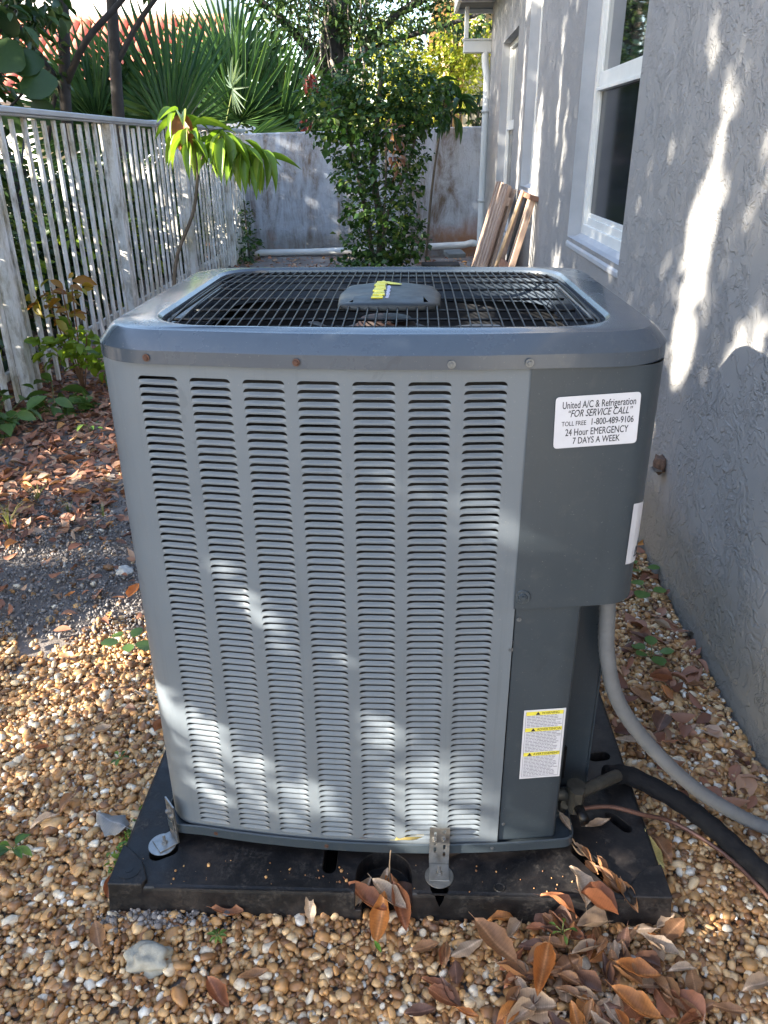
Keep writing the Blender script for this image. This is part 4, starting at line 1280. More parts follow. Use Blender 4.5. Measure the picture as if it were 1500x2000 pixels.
def dry_template(kind, curl, fold, wav):
    V = []; F = []; nl = 10; nw = 4
    for i in range(nl + 1):
        t = i / nl
        if kind == 'broad': w = max(0.03, math.sin(PI * min(1, t ** 0.75)) ** 0.6) * 0.62
        elif kind == 'slim': w = max(0.02, math.sin(PI * t ** 0.85) ** 0.85) * 0.34
        else: w = max(0.02, math.sin(PI * t ** 0.9) ** 0.75) * 0.46
        w *= 1 + 0.10 * wav * math.sin(t * 17 + curl * 9) + 0.07 * math.sin(t * 31 + fold * 20)
        for j in range(nw + 1):
            s = j / nw * 2 - 1
            y = s * w * 0.5 * (1 + 0.14 * wav * math.sin(t * 11 + s * 3))
            z = fold * abs(s) ** 1.6 * w + curl * (t - 0.5) ** 2 * 1.3 - curl * 0.12 + wav * 0.05 * math.sin(t * 9 + s * 2.2)
            V.append((t - 0.5, y * (1 - 0.25 * abs(fold) * s * s), z))
    for i in range(nl):
        for j in range(nw):
            a = i * (nw + 1) + j; F.append((a, a + nw + 1, a + nw + 2, a + 1))
    n = len(V)
    V += [(-0.5, 0.006, 0.0 + curl * 0.2), (-0.5, -0.006, curl * 0.2), (-0.66, -0.004, curl * 0.35 - 0.02), (-0.66, 0.004, curl * 0.35 - 0.02)]
    F.append((n, n + 1, n + 2, n + 3))
    return V, F
DT = {}
def dry_mesh(kind, variant, c):
    key = (kind, variant, c)
    if key not in DT:
        cu, fo, wa = [(0.15, 0.25, 0.4), (0.5, 0.5, 0.6), (-0.35, 0.35, 0.9), (0.25, 0.8, 0.5), (0.05, -0.2, 0.7)][variant]
        g = G(); g.add(*dry_template(kind, cu, fo, wa)); DT[key] = g.mesh('dead_leaf', DM[c], True)
    return DT[key]
def leaf(x, y, z, L, ang, c='b', kind='oval', var=0, label=None, group=None, pitch=0.0, roll=0.0):
    o = bpy.data.objects.new('dead_leaf', dry_mesh(kind, var, c)); col.objects.link(o)
    o.location = (x, y, z); o.scale = (L, L, L)
    o.rotation_euler = (Matrix.Rotation(math.radians(ang), 3, 'Z') @ Matrix.Rotation(math.radians(pitch), 3, 'Y') @ Matrix.Rotation(math.radians(roll), 3, 'X')).to_euler()
    tag(o, label, 'leaf', group)
    return o
ONE = 'single fallen leaves'
leaf(-0.418, -0.142, .020, .062, 118, 'b', 'oval', 0, 'brown oval leaf alone on the gravel at the lower left of the pad', ONE)
leaf(-0.178, -0.245, .022, .068, -48, 'r', 'oval', 1, 'dark reddish leaf pointing down at the bottom edge left of the middle', ONE)
leaf(-0.125, -0.208, .020, .055, 18, 'b', 'slim', 1, 'slim brown leaf lying on the gravel above the dark reddish leaf', ONE)
leaf(-0.482, 0.112, .026, .084, 155, 'g', 'broad', 4, 'large broad grey leaf on the gravel left of the pad', ONE)
leaf(-0.045, -0.085, .035, .062, 105, 't', 'slim', 0, 'slim tan leaf leaning upright against the front of the pad', ONE, -55)
leaf(-0.195, -0.088, .018, .062, -5, 'r', 'oval', 1, 'reddish leaf lying flat along the foot of the pad on the left', ONE)
leaf(-0.428, -0.048, .028, .042, 95, 'r', 'oval', 3, 'small red brown leaf beside the left front corner of the pad', ONE, -30)
leaf(0.508, 0.088, .070, .058, 22, 't', 'slim', 1, 'tan pointed leaf lying on the black pad right of the unit', ONE)
leaf(0.612, 0.048, .040, .068, -68, 'y', 'slim', 1, 'bright yellow leaf tipped against the right edge of the pad', ONE, 25)
leaf(0.635, 0.070, .028, .070, -75, 'b', 'oval', 2, 'dull brown leaf beneath the bright yellow leaf by the pad edge', ONE)
leaf(0.20, -0.158, .022, .05, 85, 'b', 'slim', 2, 'narrow brown leaf on the gravel below the front bracket', ONE)
leaf(0.165, -0.150, .022, .052, 20, 'b', 'oval', 0, 'brown leaf on the gravel left of the narrow one below the bracket', ONE)
leaf(0.205, -0.232, .022, .06, 120, 'd', 'slim', 1, 'dark slim leaf near the bottom edge left of the leaf pile', ONE)
leaf(0.155, -0.262, .022, .05, 10, 'd', 'oval', 0, 'dark leaf lying flat at the bottom edge left of the leaf pile', ONE)
leaf(0.715, -0.205, .028, .06, 15, 't', 'oval', 2, 'pale tan leaf in the sunny gravel at the lower right', ONE)
leaf(0.655, -0.245, .024, .055, -10, 'b', 'slim', 0, 'flat brown leaf in the sunny gravel below the pale tan one', ONE)
leaf(0.79, 0.565, .020, .06, -80, 'o', 'oval', 1, 'orange brown leaf on the gravel between conduit and house wall', ONE)
leaf(0.72, 0.545, .022, .075, -55, 'b', 'oval', 1, 'brown leaf on the gravel just right of the conduit', ONE)
leaf(0.655, 0.385, .024, .075, -5, 't', 'slim', 0, 'tan leaf partly tucked under the grey conduit', ONE)
leaf(0.745, 0.455, .024, .075, 60, 'd', 'broad', 2, 'dark crumpled leaf on the gravel right of the conduit', ONE)
leaf(0.795, 0.82, .020, .075, -30, 'd', 'slim', 1, 'long dark leaf lying along the foot of the house wall', ONE)
leaf(-0.70, 0.57, .022, .05, 60, 'b', 'oval', 0, 'brown leaf on the gravel left of the unit halfway back', ONE)
leaf(-0.60, 0.39, .022, .042, 30, 't', 'broad', 1, 'pale tan leaf on the left gravel below the brown one', ONE)
leaf(-0.595, 0.165, .022, .055, 75, 'b', 'oval', 2, 'brown leaf left of the large grey leaf and above it', ONE)
leaf(-0.625, 0.115, .02, .06, 40, 't', 'slim', 2, 'thin tan curled leaf left of the large grey leaf', ONE)
leaf(-0.735, 1.035, .022, .06, 65, 'o', 'broad', 1, 'bright orange folded leaf beside the left side of the unit', ONE, -20)
leaf(-1.275, 1.345, .022, .06, 70, 'o', 'broad', 2, 'orange leaf on the bare soil at the left edge', ONE)
leaf(-1.20, 1.80, .025, .085, 12, 'o', 'slim', 1, 'long orange brown leaf on top of the leaf litter', ONE)
leaf(-0.99, 1.74, .025, .06, -20, 'b', 'oval', 1, 'pinkish brown leaf between litter and unit', ONE)
leaf(-0.805, 0.675, .022, .07, -15, 'b', 'oval', 2, 'long grey brown leaf at the upper edge of the left gravel', ONE)
leaf(0.082, -0.152, .022, .026, -60, 'v', 'slim', 0, 'small bright green leaf on the gravel in front of the notch', ONE)
leaf(0.055, 0.006, .1125, .045, 4, 'o', 'slim', 0, 'orange leaf lying on the base rim of the unit in the middle', ONE)
leaf(0.138, 0.002, .1125, .06, 10, 'y', 'slim', 3, 'yellow dry leaf on the base rim left of the bracket', ONE)
leaf(0.437, 0.058, .105, .05, -70, 't', 'slim', 0, 'tan leaf caught inside the right corner of the base rim', ONE)
NG = 'leaves caught in the notch of the pad'
NL = ('reddish curled leaf pointing right at the left side', 'orange leaf hanging out over the gravel', 'long reddish leaf pointing down at the right side', 'tan leaf standing at the back',
      'orange leaf standing at the back', 'tan leaf lying across the top of the others', 'small tan upright leaf at the left rim', 'dark leaf lying at the right rim')
for q, (x, y, z, L, a, c, v, p) in enumerate(((0.058, -0.075, .045, .085, -25, 'r', 1, 20), (0.085, -0.098, .030, .085, 78, 'o', 1, -38), (0.118, -0.082, .036, .085, -70, 'r', 3, 30), (0.090, -0.04, .032, .07, 80, 't', 1, -25),
                               (0.105, -0.045, .034, .07, 110, 'o', 0, -15), (0.098, -0.072, .05, .08, -35, 't', 1, 15), (0.053, -0.05, .03, .06, 60, 't', 3, -30), (0.13, -0.05, .028, .07, -60, 'd', 2, 0))):
    leaf(x, y, z, L, a, c, 'oval', v, NL[q] + ' in the notch of the pad front', NG, p)
SG = 'leaves in the slanted slot of the pad'
for i in range(11):
    t = i / 10
    leaf(0.447 + 0.085 * t + random.uniform(-.006, .006), 0.048 - 0.118 * t + random.uniform(-.005, .005), 0.062 + random.uniform(-.008, .012), random.uniform(.035, .062), -52 + random.uniform(-25, 25), random.choice('brotdbt'), random.choice(['slim', 'oval']), random.randint(0, 4),
         'dry leaf packed %s the slanted slot of the pad' % ('at the upper end of', 'just below the upper end of', 'in the upper quarter of', 'in the upper third of', 'above the middle of', 'in the middle of', 'below the middle of', 'in the lower third of', 'in the lower quarter of', 'just above the lower end of', 'at the lower end of')[i], SG, random.uniform(-30, 30), random.uniform(-30, 30))
CN = {'b': 'brown', 't': 'tan', 'o': 'orange', 'r': 'reddish', 'd': 'dark brown', 'y': 'yellow', 'g': 'grey', 'v': 'green'}
KN = {'oval': 'oval', 'slim': 'slim', 'broad': 'broad'}
def heap_place(x, y):
    a = 'by the pad' if y > -0.13 else 'in the upper half' if y > -0.20 else 'in the lower half' if y > -0.28 else 'at the bottom edge'
    b = 'left end' if x < 0.32 else 'left of middle' if x < 0.42 else 'middle' if x < 0.49 else 'right of middle' if x < 0.58 else 'right end'
    return a + ', ' + b
PG = 'leaves of the pile in front of the pad'
prng = random.Random(21); USED = set()
k = 0
while k < 150:
    x = prng.gauss(0.44, 0.135); y = prng.uniform(-0.37, -0.085)
    if x < 0.17 or x > 0.72: continue
    w = math.exp(-((x - 0.44 - 0.15 * (y + 0.2)) / 0.14) ** 2)
    if prng.random() > w + 0.12: continue
    zz = 0.020 + 0.014 * w * prng.random()
    Lf = prng.uniform(.034, .07)
    for tries in range(40):
        cc = prng.choice('bbbbbdtttrrddo'); kk = prng.choice(['oval', 'oval', 'slim', 'slim', 'broad'])
        lab = '%s %s %s leaf %s, of the pile' % ('small' if Lf < .047 else 'large' if Lf > .06 else 'middling', CN[cc], KN[kk], heap_place(x, y))
        if lab not in USED: break
    USED.add(lab)
    leaf(x, y, zz, Lf, prng.uniform(0, 360), cc, kk, prng.randint(0, 4), lab, PG, prng.uniform(-11, 11), prng.uniform(-15, 15))
    k += 1
leaf(0.468, -0.102, .078, .07, -28, 'r', 'broad', 3, 'large curled reddish leaf on top of the leaf pile against the pad', ONE, 12, -25)
leaf(0.402, -0.096, .072, .07, -32, 'r', 'oval', 2, 'large pinkish brown leaf leaning on the pad at the top of the leaf pile', ONE, 8, -30)
leaf(0.440, -0.072, .09, .07, 110, 't', 'broad', 2, 'tan cupped leaf standing behind the large curled reddish leaf', ONE, -30, 20)
leaf(0.285, -0.152, .045, .10, -48, 'b', 'oval', 0, 'long smooth brown leaf at the left end of the leaf pile', ONE, 6)
leaf(0.358, -0.205, .05, .09, -110, 'o', 'oval', 3, 'folded orange brown leaf in the left half of the leaf pile', ONE, 10)
leaf(0.515, -0.20, .045, .075, -10, 'o', 'oval', 1, 'shiny orange leaf in the right half of the leaf pile', ONE, 10)
leaf(0.50, -0.255, .04, .085, -38, 'o', 'oval', 1, 'orange brown leaf low in the leaf pile near the bottom edge', ONE)
# scattered small brown leaves on the right gravel
RG = 'leaves between the conduit and the wall'
for i in range(20):
    t = prng.random(); y = 0.30 + 1.2 * prng.random(); x = prng.uniform(0.60, 0.92)
    if y < 0.42 and x > 0.85: continue
    leaf(x, y, prng.uniform(.016, .028), prng.uniform(.035, .07), prng.uniform(0, 360), (cc := prng.choice('rrbbtt')), (kk := prng.choice(['oval', 'slim', 'broad'])), prng.randint(0, 4),
         '%s %s leaf on gravel %s, %s' % (CN[cc], KN[kk], 'close to the house wall' if x > .82 else 'midway between unit and wall' if x > .71 else 'close to the unit', 'beside the service panel' if y > 1.0 else 'beside the lower panel' if y > .65 else 'near the pipes'), RG, prng.uniform(-15, 15), prng.uniform(-20, 20))
LG = 'leaves scattered on the left gravel'
for i in range(26):
    x = prng.uniform(-1.0, -0.45); y = prng.uniform(-0.05, 1.05)
    leaf(x, y, prng.uniform(.016, .024), prng.uniform(.022, .045), prng.uniform(0, 360), (cc := prng.choice('rrbbdto')), (kk := prng.choice(['oval', 'slim', 'broad'])), prng.randint(0, 4),
         'small %s %s leaf on the left gravel, %s, %s' % (CN[cc], KN[kk], 'near the unit' if x > -.62 else 'midway out' if x > -.8 else 'far out', 'level with pad front' if y < .25 else 'level with unit middle' if y < .65 else 'by the bare soil'), LG, prng.uniform(-15, 15), prng.uniform(-20, 20))

# a twig, small ground plants
BARK = m_simple('grey bark', (0.12, 0.095, 0.07), 0.9, 0, 0.35, 14, 0.6, 60)
DBARK = m_simple('dark bark', (0.034, 0.029, 0.026), 0.9, 0, 0.35, 10, 0.6, 40)
STEM = m_simple('green stem', (0.14, 0.17, 0.05), 0.7, 0, 0.2, 30)
o = add('twig', G().tube(smooth_path([(0.088, -0.03, 0.03), (0.098, -0.028, 0.055), (0.099, -0.022, 0.08), (0.101, -0.018, 0.105)], 4), 0.0014, 5), m_simple('dry twig', (0.25, 0.18, 0.12), 0.8), None, True)
tag(o, 'thin dry twig standing in the notch of the pad', 'twig')
WEEDM = m_leaf('weed leaf', [(0, (0.05, 0.11, 0.025)), (0.6, (0.10, 0.20, 0.04)), (1, (0.20, 0.30, 0.06))], 0.35, 0.4)
CLOVM = m_leaf('broad weed leaf', [(0, (0.085, 0.16, 0.035)), (1, (0.13, 0.22, 0.055))], 0.3, 0.35)
GRASSM = m_leaf('grass blade', [(0, (0.12, 0.16, 0.045)), (1, (0.30, 0.29, 0.10))], 0.3, 0.5)
def plant_part(name, parent, T, P, D, N, S, tint, m, smooth=True):
    V, F = scatter(T, np.array(P, float), np.array(D, float), np.array(N, float), np.array(S, float), np.array(tint, float))[:2]
    me = np_mesh(name, V, F, m, np.repeat(np.array(tint, float), len(T[0])), smooth)
    o = bpy.data.objects.new(name, me); col.objects.link(o); o.parent = parent
    return o
ROUND = leaf_grid(4, lambda t: max(0.05, math.sin(PI * min(1, t * 0.95 + 0.03)) ** 0.55), 0.1, 0.1)
def weed(loc, n, size, label, m=None, stem=0.05, round_=False, lift=0.4):
    root = empty('weed', loc)
    tag(root, label, 'weed', 'weeds growing through the gravel')
    g = G(); P = []; D = []; N = []; S = []; T = []
    for i in range(n):
        a = 2 * PI * i / n + random.uniform(-.3, .3); h = stem * random.uniform(.5, 1)
        d = Vector((math.cos(a), math.sin(a), 0))
        tip = d * stem * 0.6 + Vector((0, 0, h))
        g.tube([(0, 0, -0.005), tuple(d * stem * 0.2 + Vector((0, 0, h * 0.7))), tuple(tip)], 0.0012, 4)
        if round_ != 'each':
            P.append(tip); D.append(d + Vector((0, 0, lift * random.uniform(-.5, 1)))); N.append((0, 0, 1)); s = size * random.uniform(.75, 1.15); S.append((s, s * (0.95 if round_ else 0.45), s)); T.append(random.random())
    add('stem', g, STEM, root, True)
    V0_ = ROUND if round_ else LEAF_OVAL
    for p, d, nn, s, t in zip(P, D, N, S, T):
        plant_part('leaf', root, V0_, [p], [d], [nn], [s], [t], m or WEEDM)
weed((0.865, 1.05, 0.012), 3, 0.055, 'broad green weed close to the wall behind the cabinet edge', CLOVM, 0.04, True)
weed((0.885, 1.20, 0.012), 3, 0.04, 'small green weed behind the broad one at the wall', CLOVM, 0.04, True)
weed((0.795, 0.73, 0.012), 5, 0.042, 'round leaved green weed in the gravel between conduit and wall', CLOVM, 0.035, True)
weed((-0.655, 0.735, 0.012), 5, 0.045, 'round leaved weed in the gravel at the left side of the unit', CLOVM, 0.04, True)
weed((-0.655, 0.04, 0.012), 7, 0.035, 'small star shaped weed at the left edge of the gravel', WEEDM, 0.015)
weed((-0.53, 0.30, 0.012), 5, 0.02, 'tiny weed between pebbles left of the pad', WEEDM, 0.012)
weed((0.405, -0.125, 0.03), 5, 0.013, 'bright green sprout among the leaves of the pile', WEEDM, 0.02)
weed((-0.205, -0.135, 0.014), 8, 0.014, 'tiny mossy sprout on the gravel in front of the pad', WEEDM, 0.006)
weed((-1.10, 2.32, 0.012), 7, 0.06, 'leafy weed in the leaf litter beside the unit', WEEDM, 0.05)
weed((-1.0, 1.95, 0.012), 8, 0.045, 'low yellow green weed beside the left side of the unit', WEEDM, 0.05)
weed((-1.45, 2.55, 0.012), 6, 0.05, 'small weed standing in the middle of the leaf litter', WEEDM, 0.06)
def tuft(loc, n, h, label):
    root = empty('grass_tuft', loc); tag(root, label, 'grass tuft', 'grass tufts in the soil on the left')
    g = G()
    for i in range(n):
        a = random.uniform(0, 2 * PI); hh = h * random.uniform(.6, 1.1); lean = random.uniform(.15, .8)
        d = Vector((math.cos(a), math.sin(a), 0)); s = Vector((-d.y, d.x, 0)) * 0.0022
        b0 = d * 0.008 * random.random()
        pts = [b0 + d * (lean * hh * t * t) + Vector((0, 0, hh * (t - 0.45 * lean * t * t))) for t in (0, .35, .7, 1)]
        for j in range(3):
            w0, w1 = (1 - j / 3.2), (1 - (j + 1) / 3.2)
            g.add([pts[j] - s * w0, pts[j] + s * w0, pts[j + 1] + s * w1, pts[j + 1] - s * w1], [(0, 1, 2, 3)])
    me = g.mesh('blades', GRASSM, True)
    a = me.attributes.new('tint', 'FLOAT', 'POINT'); a.data.foreach_set('value', rng.random(len(me.vertices)).astype(np.float32))
    o = bpy.data.objects.new('blades', me); col.objects.link(o); o.parent = root
tuft((-1.366, 1.76, 0), 16, 0.12, 'grass tuft in the leaf litter beside the orange brown leaf')
tuft((-1.36, 1.50, 0), 14, 0.15, 'grass tuft with arching blades at the left edge')
tuft((-1.20, 1.66, 0), 10, 0.09, 'short thin grass tuft between litter and unit')
tuft((-1.05, 1.62, 0), 8, 0.09, 'sparse grass tuft nearest the unit')
tuft((-1.75, 2.2, 0), 14, 0.12, 'grass tuft in the litter near the fence')
def moss():
    n = 160
    P = np.stack([rng.normal(-0.428, 0.010, n), rng.normal(0.035, 0.035, n), rng.uniform(0.004, 0.03, n)], 1)
    o = plant_part('moss_sprig', None, LEAF_OVAL, P, rand_dirs(n, 0.1, 1), rand_dirs(n, 0.3, 1), np.stack([rng.uniform(.008, .018, n)] * 3, 1) * np.array([1, .5, 1]), rng.uniform(.5, 1, n), WEEDM)
    tag(o, 'fresh green mossy sprigs along the left edge of the pad', 'moss', kind='stuff')
moss()

# ================================================================== TREES AND PLANTS
IVY = m_leaf('ivy leaf', [(0, (0.025, 0.06, 0.016)), (0.5, (0.05, 0.115, 0.026)), (0.85, (0.09, 0.17, 0.035)), (1, (0.19, 0.23, 0.05))], 0.35, 0.35)
MANGO = m_leaf('mango leaf', [(0, (0.12, 0.22, 0.025)), (0.6, (0.22, 0.36, 0.04)), (1, (0.36, 0.46, 0.06))], 0.45, 0.3)
REDLEAF = m_leaf('red young leaf', [(0, (0.22, 0.035, 0.03)), (1, (0.32, 0.075, 0.05))], 0.35, 0.35)
PALM = m_leaf('palm frond', [(0, (0.045, 0.105, 0.04)), (0.6, (0.08, 0.165, 0.055)), (1, (0.14, 0.24, 0.07))], 0.25, 0.35)
PALMP = m_leaf('pale palm frond', [(0, (0.13, 0.19, 0.14)), (1, (0.22, 0.29, 0.2))], 0.25, 0.35)
CROTON = m_leaf('orange yellow leaf', [(0, (0.30, 0.11, 0.02)), (0.5, (0.38, 0.22, 0.03)), (1, (0.36, 0.34, 0.05))], 0.4, 0.4)
LIME = m_leaf('lime green leaf', [(0, (0.14, 0.24, 0.02)), (1, (0.32, 0.42, 0.045))], 0.45, 0.4)
YTREE = m_leaf('yellow green tree leaf', [(0, (0.16, 0.22, 0.025)), (0.5, (0.30, 0.35, 0.035)), (1, (0.46, 0.44, 0.06))], 0.5, 0.45)
DTREE = m_leaf('dark tree leaf', [(0, (0.02, 0.045, 0.014)), (0.6, (0.04, 0.085, 0.022)), (1, (0.09, 0.13, 0.03))], 0.3, 0.4)
BIGLEAF = m_leaf('large dark leaf', [(0, (0.02, 0.05, 0.02)), (1, (0.06, 0.11, 0.03))], 0.35, 0.35)

def blob_points(blobs, n, shell=0.45):
    """points spread through ellipsoids, denser towards the outside; each blob is (centre, radii)"""
    vol = np.array([b[1][0] * b[1][1] * b[1][2] for b in blobs]) ** 0.75
    idx = rng.choice(len(blobs), n, p=vol / vol.sum())
    C = np.array([b[0] for b in blobs])[idx]; R = np.array([b[1] for b in blobs])[idx]
    d = rand_dirs(n); r = rng.uniform(shell, 1.0, n) ** 0.6
    # uneven outline
    lump = 1 + 0.22 * np.sin(d[:, 0] * 7 + idx) * np.cos(d[:, 2] * 6 + idx * 2) + 0.12 * np.sin(d[:, 1] * 13 + idx)
    return C + d * R * (r * lump)[:, None], d
def foliage(name, parent, P, size, m, T=LEAF2, aspect=0.5, down=0.3, out=None, sd=0.25, tint=None):
    n = len(P)
    D = rand_dirs(n, -0.8, 0.5); D[:, 2] -= down
    if out is not None: D = D + out * 0.6
    N = norm(rand_dirs(n, 0.0, 1.0) + np.array([0, 0, 0.5]))
    L_ = size * np.exp(rng.normal(0, sd, n))
    S = np.stack([L_, L_ * aspect, L_], 1)
    t = rng.random(n) if tint is None else tint
    V, F = scatter(T, P, D, N, S, t)[:2]
    o = bpy.data.objects.new(name, np_mesh(name, V, F, m, np.repeat(t, len(T[0])), False)); col.objects.link(o)
    if parent is not None:
        o.parent = parent; o.matrix_parent_inverse = Matrix.Translation(-parent.location)
    return o
def part_at(name, g, m, parent, smooth=True):
    return add(name, local(g, parent.location), m, parent, smooth)
def wob(a, b, n, amp, seed):
    r = random.Random(seed); a = Vector(a); b = Vector(b)
    out = [a]
    for i in range(1, n):
        out.append(a.lerp(b, i / n) + Vector((r.uniform(-amp, amp), r.uniform(-amp, amp), r.uniform(-amp, amp) * .4)))
    return [tuple(p) for p in out + [b]]

# ---------------------------------------------------------------- ivy grown tree in front of the far wall
iv = empty('ivy_tree', (-0.25, 8.2, 0)); tag(iv, 'tall shrubby tree grown over with ivy in front of the garden wall', 'tree')
g = G()
g.tube(smooth_path([(-0.25, 8.2, -0.1), (-0.22, 8.2, 0.5), (-0.30, 8.2, 1.0), (-0.26, 8.2, 1.5), (-0.2, 8.2, 2.0)], 4), [0.05 - 0.0018 * i for i in range(17)], 8)
g.tube(smooth_path([(-0.28, 8.15, -0.1), (-0.36, 8.12, 0.5), (-0.48, 8.1, 1.1), (-0.6, 8.15, 1.6)], 4), [0.032 - 0.0015 * i for i in range(13)], 7)
g.tube(smooth_path([(-0.22, 8.1, 0.2), (-0.12, 8.05, 0.7), (0.08, 8.05, 1.1), (0.2, 8.1, 1.6)], 4), [0.025 - 0.001 * i for i in range(13)], 7)
g.tube(smooth_path([(-0.20, 8.0, 0.3), (-0.16, 7.98, 0.9), (-0.15, 7.98, 1.5)], 4), 0.012, 6)
part_at('trunk', g, BARK, iv)
blobs = [((-0.25, 8.2, 1.92), (0.55, 0.45, 0.36)), ((-0.72, 8.25, 1.68), (0.40, 0.4, 0.34)), ((0.18, 8.2, 1.70), (0.34, 0.4, 0.34)), ((-0.25, 8.1, 1.52), (0.62, 0.4, 0.26)),
         ((-0.56, 8.1, 1.28), (0.26, 0.25, 0.2)), ((0.12, 8.1, 1.22), (0.2, 0.22, 0.22)), ((-0.50, 8.0, 0.98), (0.27, 0.25, 0.17)), ((0.02, 8.0, 0.92), (0.25, 0.25, 0.2)),
         ((-0.45, 8.0, 0.68), (0.24, 0.25, 0.2)), ((-0.05, 8.0, 0.62), (0.28, 0.25, 0.2)), ((-0.25, 8.0, 0.30), (0.42, 0.32, 0.26)), ((0.12, 7.95, 0.38), (0.2, 0.25, 0.24)), ((-0.3, 7.95, 0.08), (0.5, 0.35, 0.18)), ((-0.28, 8.05, 1.15), (0.16, 0.16, 0.3))]
P, d = blob_points(blobs, 6800, 0.25)
foliage('crown', iv, P, 0.062, IVY, LEAF2, 0.72, 0.4, d)
P, d = blob_points([((-0.12, 7.85, 1.35), (0.08, 0.08, 0.25)), ((-0.05, 7.9, 1.25), (0.06, 0.1, 0.25))], 46, 0.2)
foliage('withered_leaves', iv, P, 0.07, LITTER, LEAF_OVAL, 0.5, 0.6, d)

# ---------------------------------------------------------------- young mango tree by the fence
def mango_cluster(tips, n, L, w, down):
    P = []; D = []; N = []; S = []
    for p in tips:
        for i in range(n):
            a = 2 * PI * i / n + random.uniform(-.35, .35)
            dz = random.uniform(*down)
            D.append((math.cos(a), math.sin(a), dz)); P.append((p[0] + .012 * math.cos(a), p[1] + .012 * math.sin(a), p[2] + random.uniform(-.05, .02)))
            N.append((0.01, 0, 1)); l = L * random.uniform(.7, 1.15); S.append((l, l * w, l))
    return P, D, N, S
mg = empty('mango_sapling', (-0.98, 2.8, 0)); tag(mg, 'slender young mango tree with drooping bright green leaves in front of the fence', 'tree')
g = G()
g.tube(smooth_path([(-1.0, 2.8, -0.05), (-1.035, 2.8, 0.45), (-1.005, 2.8, 0.78), (-0.90, 2.8, 1.0), (-0.865, 2.8, 1.12), (-0.852, 2.8, 1.22), (-0.87, 2.8, 1.33), (-0.905, 2.8, 1.42)], 5), [0.0105 - 0.00015 * i for i in range(36)], 8)
g.tube(smooth_path([(-0.858, 2.8, 1.2), (-0.79, 2.78, 1.29), (-0.72, 2.78, 1.335)], 4), 0.0045, 6)
g.tube(smooth_path([(-0.80, 2.78, 1.28), (-0.66, 2.82, 1.285), (-0.57, 2.82, 1.265)], 4), 0.004, 6)
part_at('trunk', g, BARK, mg)
tips = [(-0.905, 2.8, 1.43), (-0.86, 2.74, 1.36), (-0.715, 2.76, 1.35), (-0.735, 2.86, 1.33), (-0.64, 2.8, 1.31), (-0.565, 2.82, 1.27)]
P, D, N, S = mango_cluster(tips, 13, 0.165, 0.27, (-2.3, 0.25))
for q in range(len(P)):
    plant_part('leaf', mg, LEAF_LANCE, [np.array(P[q]) - np.array(mg.location)], [D[q]], [N[q]], [S[q]], [random.random()], MANGO)
for a in (-100, -60, -130):
    o = plant_part('leaf', mg, LEAF_LANCE, [np.array((-0.885, 2.76, 1.43)) - np.array(mg.location)], [(0.3 * math.cos(math.radians(a)), 0.3 * math.sin(math.radians(a)), -0.9)], [(0, -1, 0.2)], [(0.15, 0.075, 0.12)], [random.random()], m_leaf('russet leaf', [(0, (0.26, 0.085, 0.035)), (1, (0.33, 0.14, 0.05))], 0.3, 0.4))
    o['label'] = 'russet young leaf'

# ---------------------------------------------------------------- fan palms beyond the fence
SEG = leaf_grid(5, lambda t: max(0.03, (1 - t) ** 0.55 * min(1, 0.35 + t * 3.2)), 0.35, 0.10)
def frond(parent, hub, aim, R, spread, nseg, droop, m, petiole=None, tilt=None):
    """a fan: stiff folded rays from one hub, in the plane across 'aim'"""
    aim = np.array(aim, float); aim /= np.linalg.norm(aim)
    n0 = np.array(tilt if tilt is not None else (0.1, -1.0, 0.35), float); n0 -= aim * (n0 @ aim); n0 /= np.linalg.norm(n0)
    side = np.cross(n0, aim)
    P = []; D = []; N = []; S = []
    for i in range(nseg):
        a = (i / (nseg - 1) - 0.5) * spread
        d = aim * math.cos(a) + side * math.sin(a) + n0 * random.uniform(-.06, .06) + np.array([0, 0, -droop * abs(math.sin(a)) * 0.5])
        l = R * (0.72 + 0.28 * math.cos(a * 0.8)) * random.uniform(.93, 1.05)
        P.append(np.array(hub) - np.array(parent.location)); D.append(d); N.append(n0 + side * 0.25 * (1 if i % 2 else -1)); S.append((l, l * 0.072, l * 0.55))
    n = len(P)
    V, F = scatter(SEG, np.array(P), np.array(D), np.array(N), np.array(S), np.zeros(n))[:2]
    o = bpy.data.objects.new('frond', np_mesh('frond', V, F, m, np.repeat(rng.random(n), len(SEG[0])), False)); col.objects.link(o); o.parent = parent
    g = G(); base = petiole if petiole is not None else (hub[0], hub[1] + 0.3, hub[2] - 1.2)
    mid = tuple((a + b) / 2 + (0.08 if i == 2 else 0) for i, (a, b) in enumerate(zip(hub, base)))
    g.tube(smooth_path([base, mid, hub], 4), 0.011, 6)
    part_ = add('petiole', local(g, parent.location), STEM, o, True)
p1 = empty('fan_palm', (-2.6, 10.75, 0)); tag(p1, 'large fan palm with stiff radiating green fronds above the corner of fence and wall', 'palm')
base = (-2.6, 10.8, 0.9)
part_at('trunk', G().tube([(-2.6, 10.8, -0.2), (-2.58, 10.8, 0.5), (-2.6, 10.8, 1.0)], [0.14, 0.12, 0.08], 10), DBARK, p1)
for hub, aim, R, sp, ns, dr_, mm in (((-2.15, 10.45, 1.62), (0.10, -0.1, 1), 1.25, 3.3, 46, 0.1, PALM), ((-2.62, 10.5, 1.72), (-0.35, -0.1, 1), 1.2, 3.2, 44, 0.1, PALM), ((-1.62, 10.5, 1.55), (0.55, -0.2, 0.9), 1.05, 3.0, 40, 0.2, PALM),
                                     ((-2.05, 10.3, 1.35), (0.9, -0.3, -0.25), 0.85, 2.6, 30, 0.5, PALM), ((-2.3, 10.9, 2.2), (0.0, 0.2, 1), 1.1, 3.2, 42, 0.1, PALM)):
    frond(p1, hub, aim, R, sp, ns, dr_, mm, base)
